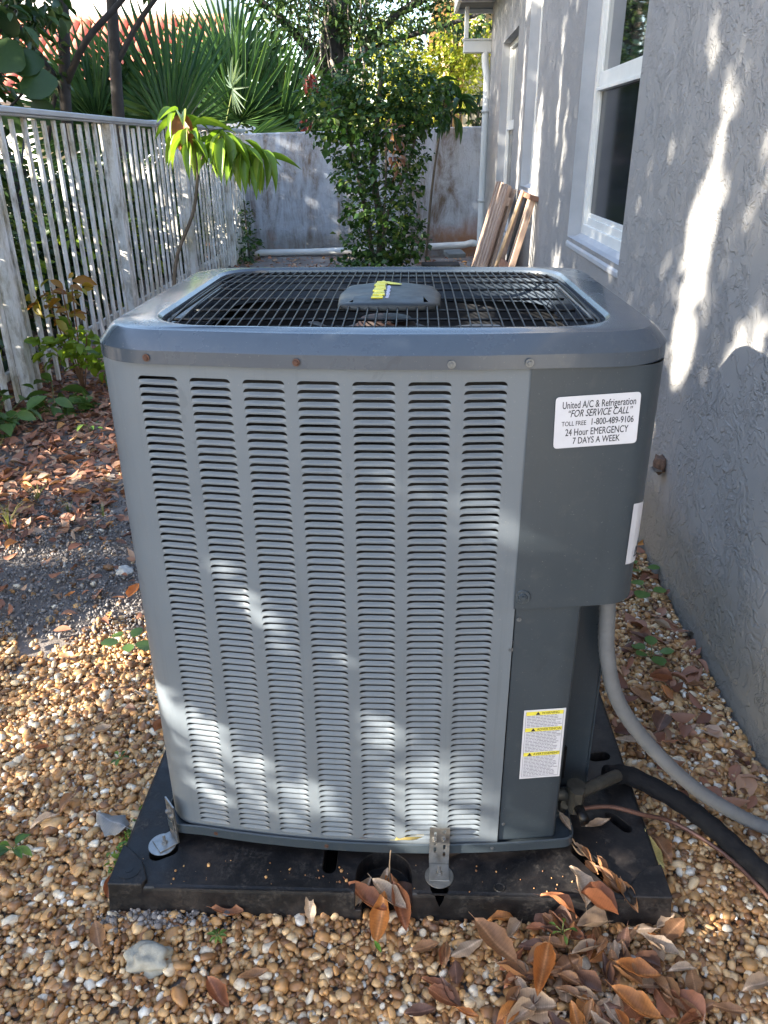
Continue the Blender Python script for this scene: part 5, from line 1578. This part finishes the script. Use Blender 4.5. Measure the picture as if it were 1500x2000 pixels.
frond(p1, (-2.15, 10.1, 1.98), (0.35, -0.5, 0.25), 0.42, 4.6, 15, 0.6, PALMP, base)
p2 = empty('fan_palm', (-3.0, 8.3, 0)); tag(p2, 'darker fan palm with wide flat fronds just behind the middle of the fence', 'palm')
base = (-3.0, 8.4, 0.7)
part_at('trunk', G().tube([(-3.0, 8.4, -0.2), (-3.0, 8.4, 0.8)], [0.13, 0.08], 10), DBARK, p2)
for hub, aim, R, sp, ns, dr_ in (((-2.45, 8.25, 1.50), (-0.75, -0.1, 0.75), 1.35, 2.9, 42, 0.1), ((-2.75, 8.2, 1.45), (-0.9, -0.25, 0.25), 1.25, 2.6, 36, 0.2), ((-2.4, 8.1, 1.40), (0.6, -0.2, 0.8), 0.8, 2.8, 34, 0.2), ((-3.2, 8.0, 1.55), (-0.6, -0.3, 0.7), 1.0, 2.8, 32, 0.2)):
    frond(p2, hub, aim, R, sp, ns, dr_, PALM, base)

# ---------------------------------------------------------------- shrubs at the fence foot
cr = empty('shrub', (-1.78, 3.32, 0)); tag(cr, 'small shrub with orange yellow upper leaves and lime green lower leaves at the fence', 'shrub')
g = G()
for q, (a, b, c) in enumerate(((-1.72, 3.25, .62), (-1.80, 3.3, .58), (-1.86, 3.3, .60), (-1.93, 3.35, .57), (-1.75, 3.2, .45), (-1.66, 3.2, .36), (-1.85, 3.2, .33))):
    g.tube(smooth_path([(-1.78, 3.32, -0.02), (-1.78 + (a + 1.78) * .4, 3.3, c * .55), (a, b, c)], 4), 0.004, 5)
part_at('stem', g, m_simple('reddish stem', (0.2, 0.1, 0.05), 0.7), cr)
P, d = blob_points([((-1.74, 3.25, 0.57), (0.10, 0.08, 0.07)), ((-1.92, 3.32, 0.54), (0.08, 0.07, 0.06)), ((-1.80, 3.25, 0.46), (0.10, 0.08, 0.07))], 46, 0.3)
foliage('orange_leaves', cr, P, 0.075, CROTON, LEAF_OVAL, 0.5, 0.1, d)
P, d = blob_points([((-1.73, 3.2, 0.32), (0.18, 0.12, 0.09)), ((-1.62, 3.2, 0.22), (0.15, 0.1, 0.08)), ((-1.85, 3.2, 0.27), (0.12, 0.1, 0.08))], 150, 0.2)
foliage('lime_leaves', cr, P, 0.062, LIME, LEAF_OVAL, 0.6, 0.0, d)
for loc, n, sp, lab in (((-1.78, 2.9, 0), 34, (0.22, 0.18, 0.11), 'creeping green plant at the foot of the fence post'), ((-1.98, 2.62, 0), 40, (0.25, 0.2, 0.12), 'creeping green plant on the fence line at the left edge'), ((-1.62, 3.5, 0), 20, (0.14, 0.1, 0.1), 'low green plant under the lime leaved shrub')):
    gp = empty('creeper', loc); tag(gp, lab, 'plant', 'creepers along the fence foot')
    P, d = blob_points([((loc[0], loc[1], 0.06), sp)], n, 0.1); P[:, 2] = np.abs(P[:, 2]) + 0.02
    foliage('leaves', gp, P, 0.10, CLOVM, LEAF_OVAL, 0.55, -0.1, d)
    g = G()
    for q in range(0, n, 3): g.tube([(loc[0], loc[1], -0.01), tuple(P[q])], 0.002, 4)
    part_at('stem', g, STEM, gp)
cn = empty('corner_creeper', (-1.85, 9.0, 0)); tag(cn, 'dark creeper grown up the last pickets where fence meets wall', 'creeper')
P, d = blob_points([((-1.9, 9.0, 0.2), (0.14, 0.35, 0.3)), ((-1.93, 9.2, 0.5), (0.08, 0.2, 0.25))], 260, 0.1)
foliage('leaves', cn, P, 0.055, IVY, LEAF2, 0.7, 0.2, d)
part_at('stem', G().tube([(-1.88, 9.0, -0.05), (-1.92, 9.1, 0.4), (-1.94, 9.2, 0.7)], 0.01, 6), BARK, cn)

# ---------------------------------------------------------------- growth behind the fence
specs = [(-2.55, 3.0, .75, .5, .8, 'dark leafy bush behind the first pickets at the left edge'), (-2.75, 4.1, .8, .55, .9, 'bush with a few lime leaves behind the pickets left of the post'), (-2.6, 5.3, .7, .5, .75, 'dark bush behind the fence right of the post'),
         (-2.7, 6.6, .8, .5, .8, 'dark bush behind the middle of the fence'), (-2.6, 8.0, .8, .5, .7, 'dark bush behind the far half of the fence'), (-2.7, 9.4, .9, .55, .8, 'dark bush behind the last pickets of the fence')]
for q, (x, y, ry, rx, h, lab) in enumerate(specs):
    b = empty('bush', (x, y, 0)); tag(b, lab, 'bush', 'bushes growing behind the fence')
    g = G()
    for j in range(4): g.tube(wob((x + random.uniform(-.1, .1), y + random.uniform(-.2, .2), -0.1), (x + random.uniform(-.3, .3), y + random.uniform(-.6, .6), h * 1.5), 5, .06, q * 9 + j), [0.016, .015, .013, .011, .009, .006], 6)
    part_at('stem', g, DBARK, b)
    P, d = blob_points([((x, y - .3, h * .55), (rx, ry * .6, h * .5)), ((x - .2, y + .35, h * .8), (rx, ry * .6, h * .5)), ((x + .1, y, h * 1.25), (rx * .6, ry * .7, h * .35))], 2300, 0.1)
    foliage('foliage', b, P, 0.09, DTREE, LEAF2, 0.5, 0.4, d)
    P, d = blob_points([((x + .3, y + random.uniform(-.4, .4), h * .5), (.16, .3, .25)), ((x + .25, y + random.uniform(-.4, .4), h * .9), (.12, .2, .2))], 40, 0.2)
    foliage('lime_leaves', b, P, 0.10, LIME, LEAF_OVAL, 0.45, 0.3, d)

hg = empty('hedge', (-4.0, 7.5, 0)); tag(hg, 'long dark hedge running behind the bushes beyond the fence', 'hedge')
g = G()
for q in range(12): g.tube(wob((-4.0, 2.6 + q * .85, -.1), (-4.0 + random.uniform(-.2, .2), 2.6 + q * .85, 1.1), 4, .08, q + 300), .02, 5)
part_at('stem', g, DBARK, hg)
P, d = blob_points([((-4.0 + .15 * math.sin(q * 2.1), 2.2 + q * .62, .62), (.5, .55, .68)) for q in range(18)], 9000, .2)
foliage('foliage', hg, P, .13, DTREE, LEAF2, .55, .3, d)

# ---------------------------------------------------------------- trees beyond the fence, seen at the upper left
def tree(name, loc, trunk, limbs, blobs, n, size, m, label, cat='tree', group=None, bark=DBARK, T=LEAF2, aspect=0.5, extra=None):
    r = empty(name, loc); tag(r, label, cat, group)
    g = G()
    pts = smooth_path(trunk[0], 5); rad = np.linspace(trunk[1], trunk[2], len(pts)); g.tube(pts, list(rad), 10)
    for pth, r0, r1 in limbs:
        pts = smooth_path(pth, 4); g.tube(pts, list(np.linspace(r0, r1, len(pts))), 7)
    part_at('trunk', g, bark, r)
    P, d = blob_points(blobs, n, 0.2)
    foliage('crown', r, P, size, m, T, aspect, 0.35, d)
    return r
GT = 'trees beyond the fence'
tree('leafy_tree', (-2.9, 6.5, 0), ([(-2.95, 6.5, -0.1), (-2.93, 6.5, 0.8), (-2.9, 6.5, 1.6), (-2.78, 6.5, 2.4), (-2.7, 6.5, 3.4)], .058, .04),
     [([(-2.88, 6.5, 1.75), (-3.1, 6.45, 2.1), (-3.35, 6.4, 2.6)], .035, .02), ([(-2.86, 6.5, 1.8), (-2.6, 6.4, 2.1), (-2.3, 6.4, 2.35), (-2.0, 6.4, 2.6)], .032, .02), ([(-3.1, 6.45, 1.3), (-3.0, 6.45, 1.6), (-2.9, 6.5, 1.85)], .02, .02)],
     [((-3.2, 6.4, 2.35), (.35, .3, .35)), ((-2.6, 6.5, 2.9), (.6, .5, .4)), ((-2.95, 6.4, 2.0), (.16, .2, .3))], 420, .10, DTREE, 'dark slim tree with a forked trunk behind the fence at the upper left', group=GT)
tree('leafy_tree', (-2.75, 7.4, 0), ([(-2.8, 7.4, -0.1), (-2.78, 7.4, 0.9), (-2.74, 7.4, 1.7), (-2.68, 7.4, 2.4), (-2.6, 7.4, 3.4)], .068, .045),
     [([(-2.72, 7.4, 2.0), (-2.45, 7.4, 2.35), (-2.2, 7.4, 2.6)], .03, .02)], [((-2.5, 7.4, 3.2), (.8, .6, .5)), ((-2.2, 7.4, 2.7), (.3, .3, .2))], 420, .09, DTREE, 'thicker straight dark trunk right of the forked one behind the fence', group=GT)
# large round leaves close at the upper left
r = empty('broad_leaf_tree', (-3.1, 5.6, 0)); tag(r, 'broad leaved plant with large dark round leaves at the upper left corner', 'tree', GT)
g = G(); g.tube(smooth_path([(-3.15, 5.6, -0.1), (-3.05, 5.6, 0.9), (-3.1, 5.6, 1.7), (-3.0, 5.6, 2.5)], 5), list(np.linspace(.05, .025, 16)), 8)
for a, b_ in (((-3.08, 5.6, 1.5), (-2.72, 5.5, 1.75)), ((-3.05, 5.6, 1.8), (-3.3, 5.5, 2.1)), ((-3.05, 5.6, 2.0), (-2.75, 5.5, 2.2))): g.tube([a, tuple((p + q) / 2 + .03 for p, q in zip(a, b_)), b_], .010, 6)
part_at('trunk', g, DBARK, r)
for c, s in (((-2.98, 5.5, 1.98), .30), ((-2.86, 5.5, 1.86), .24), ((-2.80, 5.45, 1.70), .28), ((-3.05, 5.5, 2.2), .26), ((-3.12, 5.5, 1.62), .24), ((-2.78, 5.5, 2.2), .2), ((-3.15, 5.5, 1.9), .26), ((-2.74, 5.5, 1.62), .2), ((-2.95, 5.5, 1.58), .18), ((-2.98, 5.5, 2.32), .24)):
    plant_part('leaf', r, ROUND, [np.array(c) - np.array(r.location)], [(random.uniform(-.6, .8), random.uniform(-.3, .3), random.uniform(-.7, .1))], [(random.uniform(-.3, .3), -1, .5)], [(s, s * .9, s)], [random.random()], BIGLEAF)
P, d = blob_points([((-3.0, 5.7, 2.25), (.5, .3, .35)), ((-3.25, 5.7, 1.75), (.35, .3, .35)), ((-2.75, 5.9, 2.35), (.3, .3, .2))], 420, .2)
foliage('foliage', r, P, .11, DTREE, LEAF_OVAL, .55, .3, d)

# ---------------------------------------------------------------- trees behind the garden wall
bt = tree('banyan_tree', (-1.0, 11.6, 0), ([(-1.0, 11.6, -.1), (-0.98, 11.6, 1.0), (-1.0, 11.6, 2.0), (-0.9, 11.6, 3.4), (-.8, 11.6, 4.5)], .28, .16),
          [([(-.95, 11.5, 2.0), (-.4, 11.4, 2.7), (.3, 11.3, 3.1), (1.2, 11.2, 3.3)], .08, .03), ([(-.9, 11.5, 2.3), (-.2, 11.4, 2.6), (.5, 11.2, 2.75), (1.1, 11.0, 2.9)], .05, .02), ([(-1.05, 11.5, 2.2), (-1.7, 11.4, 2.9), (-2.3, 11.3, 3.3)], .08, .03)],
          [((-1.0, 11.4, 3.3), (1.5, .9, .6)), ((-1.5, 11.3, 2.5), (.5, .5, .5)), ((-.6, 11.3, 2.75), (.35, .4, .3)), ((.4, 11.3, 3.3), (.9, .7, .35)), ((-.2, 11.2, 2.75), (.7, .5, .35)), ((.7, 11.2, 2.85), (.6, .5, .3)), ((-1.4, 11.2, 2.95), (.9, .5, .4))], 5200, .085, DTREE, 'dark old tree with hanging aerial roots behind the garden wall', group='trees behind the garden wall')
g = G()
for q in range(16):
    x = random.uniform(-1.5, -.45); y = random.uniform(11.05, 11.4)
    g.tube(wob((x + random.uniform(-.1, .1), y, 3.1), (x + random.uniform(-.35, .1), y, random.uniform(1.2, 2.0)), 6, .05, q + 60), .008 + .006 * random.random(), 5)
g.tube(smooth_path([(-.98, 10.9, 2.35), (-.8, 10.9, 2.05), (-.62, 10.9, 1.75)], 4), .022, 6)
part_at('aerial_roots', g, m_simple('grey aerial root', (.20, .165, .13), .9, 0, .25, 8), bt)
tree('yellow_tree', (0.7, 14.0, 0), ([(0.6, 14, -.1), (.65, 14, 1.2), (.75, 14, 2.2), (.9, 14, 3.6)], .09, .05),
     [([(.7, 14, 1.8), (.3, 13.9, 2.3), (-.3, 13.8, 2.7)], .03, .012), ([(.75, 14, 2.1), (1.0, 13.8, 2.6), (1.4, 13.7, 3.0)], .03, .012), ([(.65, 14, 1.5), (.3, 13.8, 1.8), (-.1, 13.7, 2.3)], .02, .01)],
     [((.3, 13.6, 2.45), (.8, .5, .38)), ((.9, 13.5, 2.8), (.6, .5, .5)), ((-.3, 13.6, 2.9), (.6, .5, .35)), ((.1, 13.8, 1.9), (.55, .4, .3)), ((1.0, 13.3, 2.15), (.3, .3, .4))], 4200, .085, YTREE, 'sunlit yellow green tree behind the garden wall', group='trees behind the garden wall', bark=BARK)
tree('yellow_tree', (-.9, 16.5, 0), ([(-.9, 16.5, -.1), (-.9, 16.5, 1.5), (-.8, 16.5, 3)], .1, .05), [([(-.9, 16.5, 1.7), (-.3, 16.3, 2.4), (.2, 16.2, 2.9)], .03, .01)],
     [((-.7, 16.3, 2.7), (1.2, .7, .6)), ((-.9, 16.2, 1.6), (1.1, .6, .6)), ((.5, 16.5, 1.6), (1.0, .5, .4))], 2800, .11, YTREE, 'second paler tree farther back between the dark trunk and the yellow tree', group='trees behind the garden wall', bark=BARK)
# long leaved shrub right of the ivy tree
ll = empty('long_leaf_shrub', (.45, 9.2, 0)); tag(ll, 'shrub with long drooping green leaves right of the ivy tree above the wall', 'shrub')
g = G(); g.tube(smooth_path([(.30, 9.2, -.1), (.36, 9.2, .8), (.45, 9.15, 1.5), (.5, 9.1, 1.9)], 4), list(np.linspace(.02, .01, 13)), 6)
tips = [(.55, 9.05, 1.95), (.42, 9.0, 1.72), (.66, 9.05, 1.78), (.40, 9.1, 1.95), (.58, 9.0, 1.60)]
for t_ in tips: g.tube([(.45, 9.15, 1.45), t_], .006, 5)
part_at('stem', g, BARK, ll)
P, D, N, S = mango_cluster(tips, 11, .27, .22, (-1.5, .5))
for q in range(len(P)):
    plant_part('leaf', ll, LEAF_LANCE, [np.array(P[q]) - np.array(ll.location)], [D[q]], [N[q]], [S[q]], [random.random() * .6], m_leaf('long green leaf', [(0, (.03, .075, .02)), (1, (.09, .16, .04))], .35, .3) if q == 0 else bpy.data.materials['long green leaf'])
sp_ = empty('sprig_tree', (.98, 10.3, 0)); tag(sp_, 'small leafy tree top between the tan building and the downspout', 'tree')
g = G(); g.tube(wob((.9, 10.3, -.1), (.98, 10.3, 1.85), 5, .02, 5), .012, 6)
tips = [(.98, 10.2, 1.88), (.85, 10.2, 1.72), (1.08, 10.2, 1.74), (.92, 10.2, 1.6), (1.12, 10.2, 1.9)]
for t_ in tips: g.tube([(.95, 10.3, 1.4), t_], .006, 5)
part_at('stem', g, BARK, sp_)
P, D, N, S = mango_cluster(tips, 12, .15, .3, (-.6, .6))
foliage_o = plant_part('leaves', sp_, LEAF_LANCE, np.array(P) - np.array(sp_.location), D, N, S, rng.random(len(P)), DTREE)
for loc, lab in (((-1.18, 10.15, 2.12), 'drooping cluster of red young leaves beside the ivy tree'), ((-1.25, 10.1, 1.62), 'lower cluster of red young leaves just above the wall')):
    rd = empty('red_leaf_sprig', (loc[0], loc[1], 0)); tag(rd, lab, 'plant', 'red leaf sprigs behind the wall')
    part_at('stem', G().tube(wob((loc[0] + .05, loc[1] + .1, -.1), loc, 6, .02, 3), .008, 6), BARK, rd)
    P, D, N, S = mango_cluster([loc], 11, .26, .25, (-2.6, -1.2))
    plant_part('red_leaves', rd, LEAF_LANCE, np.array(P) - np.array(rd.location), D, N, S, rng.random(len(P)), REDLEAF)
    P, D, N, S = mango_cluster([(loc[0] + .06, loc[1], loc[2] - .18)], 7, .3, .2, (-2.2, -.8))
    plant_part('green_leaves', rd, LEAF_LANCE, np.array(P) - np.array(rd.location), D, N, S, rng.random(len(P)), bpy.data.materials['long green leaf'])
# dense dark growth behind the wall, and the far treeline
for q, (x, y, rx, h, n, lab) in enumerate(((-2.2, 11.6, 1.0, 1.9, 1500, 'dense dark hedge behind the left half of the garden wall'), (-.6, 11.0, .8, 1.6, 900, 'dark hedge plant behind the ivy tree'), (-3.6, 9.8, .9, 1.7, 1200, 'dark bush mass beneath the fan palms'))):
    b = empty('hedge_bush', (x, y, 0)); tag(b, lab, 'bush', 'dark bushes behind the wall')
    part_at('stem', G().tube([(x, y, -.1), (x, y, h * .7)], .04, 6), DBARK, b)
    P, d = blob_points([((x, y, h * .45), (rx, .5, h * .5)), ((x + .3, y + .2, h * .8), (rx * .7, .45, h * .3)), ((x - .4, y, h * .75), (rx * .6, .4, h * .3))], n, .2)
    foliage('foliage', b, P, .095, DTREE, LEAF2, .5, .3, d)
def treeline():
    n = 9000
    X = rng.uniform(-26, 14, n); Y = rng.uniform(25, 33, n)
    top = 2.6 + 1.1 * np.sin(X * .55) + .8 * np.sin(X * 1.7 + 1)
    P = np.stack([X, Y, rng.uniform(0, 1, n) ** .8 * top], 1)
    o = foliage('treeline', None, P, .45, DTREE, LEAF2, .6, .2)
    tag(o, 'far green treeline', 'treeline', kind='stuff')
treeline()

# ---------------------------------------------------------------- wooden panels leaning on the house wall
WOOD = None
def m_wood():
    t = NT('weathered lath wood')
    inf = t.n('ShaderNodeObjectInfo')
    n = t.noise(6, 7, .7, t.scale_vec((14, 14, 1.2)))
    c = t.ramp(n, [(.3, (.22, .145, .105)), (.55, (.46, .34, .26)), (.75, (.62, .52, .43))])
    c = t.mix(t.math('MULTIPLY', inf.outputs['Random'], .5), c, (.22, .13, .09))
    return t.done(t.pbsdf(c, .75, 0, t.bump(n, .2, .003)))
WOOD = m_wood()
rustw = m_simple('rust brown board', (.26, .13, .08), .8, 0, .3, 10)
barm = m_simple('dark metal bar', (.03, .028, .027), .6, .3)
LEAN = math.atan2(.27, 1.03)
RL = Matrix.Rotation(LEAN, 4, 'Y')
root = empty('lath_screen', (0.60, 5.5, 0)); tag(root, 'weathered wooden lath screen leaning on the house wall at the far end', 'wooden screen')
def leanpart(nm, lo, hi, m, bev=.002):
    o = add(nm, G().b(lo, hi), m, root, bevel=bev); o.matrix_local = RL; return o
leanpart('rail', (-.03, -.48, .05), (-.005, .44, .11), WOOD); leanpart('rail', (-.03, -.48, .92), (-.005, .44, .98), WOOD)
for q in range(9):
    y0 = -.48 + q * .102
    leanpart('slat', (-.0545 + .006 * (q % 2), y0, 0), (-.0302 + .0, y0 + .07 + .012 * random.random(), 1.06 - .02 * random.random()), WOOD)
for q in range(5):
    y0 = -.44 + q * .18
    leanpart('back_slat', (-.0045, y0, 0), (.018, y0 + .07, 1.04), WOOD)
root = empty('wooden_rack', (0.66, 4.72, 0)); tag(root, 'open wooden rack with dark bars leaning on the house wall beside the lath screen', 'wooden rack')
leanpart('stile', (-.02, -.30, 0), (.012, -.26, 1.0), WOOD); leanpart('stile', (-.02, .24, 0), (.012, .28, 1.0), WOOD)
leanpart('top_board', (-.03, -.32, 1.0005), (.03, .30, 1.03), rustw); leanpart('cross_board', (-.015, -.2595, .50), (.01, .2395, .56), rustw)
for q in range(4):
    leanpart('bar', (.0125, -.22 + q * .12, 0), (.03, -.185 + q * .12, 1.0), barm if q % 2 else WOOD)
o = add('wooden_stick', G().tube([(0.60, 5.0, 0.0), (0.86, 4.55, 1.02)], .014, 6), m_simple('pale stick wood', (.50, .36, .22), .7, 0, .15, 12), None, True)
tag(o, 'pale wooden stick leaning slantwise across the open wooden rack', 'stick')

# ---------------------------------------------------------------- unseen trees on the left, crowns shaped to cast the dappled shade
L_v = np.array(SUN_L)
A_ = np.cross(L_v, (0, 0, 1)); A_ /= np.linalg.norm(A_)
B_ = np.cross(A_, L_v)
# open places in the crowns, given by where the sun comes through to: (point, point, radius)
NEAR = [((-.27, .01, .38), (-.25, .0, .23), .034), ((-.25, .0, .22), (-.09, .0, .205), .038), ((-.21, .0, .31), (-.14, .0, .25), .032), ((-.305, .06, .45), (-.295, .04, .30), .018),
        ((-.22, .0, .70), (-.15, .0, .63), .022), ((-.15, .0, .63), (-.06, .0, .56), .031), ((.070, .0, .40), (.076, .0, .13), .016), ((.16, .0, .34), (.165, .0, .13), .016), ((.245, .0, .28), (.25, .0, .13), .015),
        ((.09, .0, .90), (.10, .0, .84), .004), ((.18, .0, .86), (.20, .0, .74), .006), ((.28, .0, .80), (.29, .0, .56), .007),
        ((.26, .02, .065), (.33, .04, .065), .014), ((.38, -.03, .065), (.52, -.01, .065), .026), ((.42, -.1, .06), (.5, -.12, .05), .02), ((.10, .40, .95), (.26, .38, .95), .03), ((.33, .6, 1.05), (.43, .5, 1.05), .03), ((-.2, .12, 1.05), (-.24, .3, 1.05), .03), ((.0, .04, 1.05), (.1, .04, 1.05), .01),
        ((-.02, -.07, .03), (.1, -.09, .03), .01)]
GAPS = [((.945, 1.26, 1.42), (.945, 1.24, 1.15), .04), ((.945, 1.27, 1.15), (.945, 1.28, .74), .085), ((.945, 1.36, 1.1), (.945, 1.36, .70), .05), ((.945, .94, 1.30), (.945, .93, 1.16), .02), ((.945, 1.42, 1.6), (.945, 1.42, 1.52), .03),
        ((.945, 4.55, .6), (.945, 4.60, 1.5), .10), ((.945, 4.75, 1.0), (.945, 5.1, 2.0), .10), ((.945, 3.62, 1.5), (.945, 3.65, 1.0), .03), ((.945, 3.9, 1.9), (.945, 3.9, 1.3), .035), ((.945, 5.6, 1.9), (.945, 5.6, .9), .06),
        ((-.75, .86, 0), (-.66, 1.02, 0), .06), ((-.85, .8, 0), (-.62, .70, 0), .05), ((.70, .10, 0), (.76, -.02, 0), .05), ((.70, -.16, 0), (.78, -.30, 0), .06), ((-1.2, 2.0, 0), (-1.0, 2.15, 0), .06),
        ((-.43, .02, .03), (-.43, .08, .03), .03), ((.6, 5.8, .8), (.55, 5.9, .3), .10), ((-1.5, 1.35, 0), (-.75, 1.30, 0), .03), ((-1.6, 2.4, 0), (-1.2, 2.6, 0), .05), ((-.9, .35, 0), (-.6, .45, 0), .02),
        ((-2, 3.0, .25), (-2, 4.6, .5), .12), ((-2, 4.9, .5), (-2, 7.0, .7), .12), ((-1.75, 3.25, .3), (-1.65, 3.2, .2), .14), ((-2, 7.4, .4), (-2, 9.0, .5), .12), ((-.85, 2.8, 1.4), (-.6, 2.8, 1.25), .14), ((-2, 3.4, 1.3), (-2, 4.2, 1.1), .06), ((-2, 5.2, 1.2), (-2, 6.4, 1.0), .06),
        ((-1.4, 1.5, 0), (-1.2, 1.55, 0), .05), ((-1.5, 2.9, 0), (-1.2, 3.2, 0), .08), ((-.1, 8, .62), (.1, 8, .52), .12), ((-.4, 8, 1.4), (-.2, 8, 1.2), .08), ((.9, 8.5, 1.9), (.9, 8.5, 1.4), .04)]
THIN = [((-.95, .0, 0), (-.55, .75, 0), .16), ((-.6, -.3, 0), (.5, -.3, 0), .035), ((.72, .05, 0), (.8, -.3, 0), .09), ((-1.7, 1.6, 0), (-1.0, 2.6, 0), .16), ((-2, 2.8, .5), (-2, 4.2, .7), .35), ((-2, 4.2, .8), (-2, 6.8, .8), .3)]
def gap_list(gs): return [(np.array((np.array(p) @ A_, np.array(p) @ B_)), np.array((np.array(q) @ A_, np.array(q) @ B_)), r) for p, q, r in gs]
def belt(cs, dens, x0, x1, gaps, size, edge, jitter, frame=True):
    """leaves of the crowns in a belt x0..x1, as many as shade the box cs, open where the gaps are"""
    cs = np.array(cs)
    a0, a1 = (cs @ A_).min(), (cs @ A_).max(); b0, b1 = (cs @ B_).min(), (cs @ B_).max()
    n = int((a1 - a0) * (b1 - b0) * dens)
    a = rng.uniform(a0, a1, n); b = rng.uniform(b0, b1, n)
    base = a[:, None] * A_ + b[:, None] * B_
    t = (rng.uniform(x0, x1, n) - base[:, 0]) / L_v[0]
    P = base + t[:, None] * L_v
    keep = (P[:, 2] > .05)
    if frame: keep &= (P[:, 0] - .13) < -.53 * (P[:, 1] + 1.07) - .25      # the picture shows none of these crowns
    ab = np.stack([a, b], 1)
    for gs, more in gaps:
        jit = rng.normal(0, jitter, n)
        for p, q, r in gap_list(gs):
            d = q - p
            u = np.clip(((ab - p) @ d) / max(1e-9, d @ d), 0, 1)
            keep &= np.linalg.norm(ab - (p + u[:, None] * d), axis=1) > r + more + jit
    for p, q, r in gap_list(THIN):                                    # leaves thinned out to let more sun onto ground and fence
        d = q - p; u = np.clip(((ab - p) @ d) / max(1e-9, d @ d), 0, 1)
        keep &= (np.linalg.norm(ab - (p + u[:, None] * d), axis=1) > r) | (rng.random(len(ab)) < .34)
    P = P[keep]; n = len(P)
    L1 = size * np.exp(rng.normal(0, .2, n))
    return P, rand_dirs(n, -.9, .3), norm(rand_dirs(n, .1, 1) - L_v * .8), np.stack([L1, L1 * .5, L1], 1), rng.random(n)
def crown_of(root, arrs, m=slice(None)):
    P, D, N, S, t = [a[m] for a in arrs]
    V, F = scatter(LEAF2, P, D, N, S, t)[:2]
    o = bpy.data.objects.new('crown', np_mesh('crown', V, F, DTREE, np.repeat(t, 4), False)); col.objects.link(o)
    o.parent = root; o.matrix_parent_inverse = Matrix.Translation(-root.location)
def shade_tree(name, arrs, m, label, r0, seed):
    P = arrs[0][m]; c = P.mean(0); bx = c[0]
    root = empty(name, (bx, c[1], 0)); tag(root, label, 'tree', 'unseen trees shaped to shade the yard')
    zt = min(c[2] + .4, 3.2)
    g = G(); g.tube(smooth_path([(bx, c[1], -.2), (bx + .05, c[1], zt * .4), (bx, c[1] + .05, zt * .8), (bx, c[1], zt)], 5), list(np.linspace(r0, r0 * .45, 16)), 9)
    for q in range(7):
        e = P[rng.integers(0, len(P))]; st_ = np.array((bx, c[1], zt * .6))
        g.tube(wob(tuple(st_), tuple(st_ + (e - st_) * .85), 5, r0 * .5, q + seed * 11), list(r0 * np.array([.26, .22, .19, .15, .1, .06])), 6)
    part_at('trunk', g, DBARK, root)
    crown_of(root, arrs, m)
def shade_trees():
    far = belt([(x, y, z) for x in (-2.4, .945) for y in (-1.2, 5.6) for z in (0, 2.15)], 3600, -5.6, -3.7, [(GAPS, .026), (NEAR, .095)], .095, .026, .016)
    cuts = [-20, -1.4, .4, 2.2, 30]
    labs = ('leafy shade tree standing left of the camera', 'leafy shade tree beyond the near fence', 'leafy shade tree beyond the middle fence', 'leafy shade tree beyond the far fence')
    for k in range(4):
        shade_tree('shade_tree', far, (far[0][:, 1] > cuts[k]) & (far[0][:, 1] <= cuts[k + 1]), labs[k], .13, k)
    back = belt([(x, y, z) for x in (-2.2, .945) for y in (5.7, 9.7) for z in (0, 2.5)], 1500, -9.2, -7.2, [(GAPS, .05)], .12, .04, .03)  # unseen crown added to keep the sun off the garden wall
    shade_tree('shade_tree', back, slice(None), 'unseen tall tree added outside the yard to shade the garden wall', .16, 7)
    near = belt([(x, y, z) for x in (-.36, .62) for y in (-.12, .2) for z in (0, 1.08)], 15500, -2.3, -1.55, [(NEAR, .015)], .055, .012, .006)  # unseen leaves added close by for sharper shade on the unit front
    shade_tree('shade_shrub', near, slice(None), 'unseen small shrub added left of the air conditioner to shade its front', .03, 9)
    print('shade leaves', len(far[0]), len(back[0]), len(near[0]))
shade_trees()

# two loose leaves nothing tells apart: keep one of them
seen = set()
for o in [o for o in bpy.data.objects if o.name.startswith('dead_leaf')]:
    if o['label'] in seen: bpy.data.objects.remove(o)
    else: seen.add(o['label'])
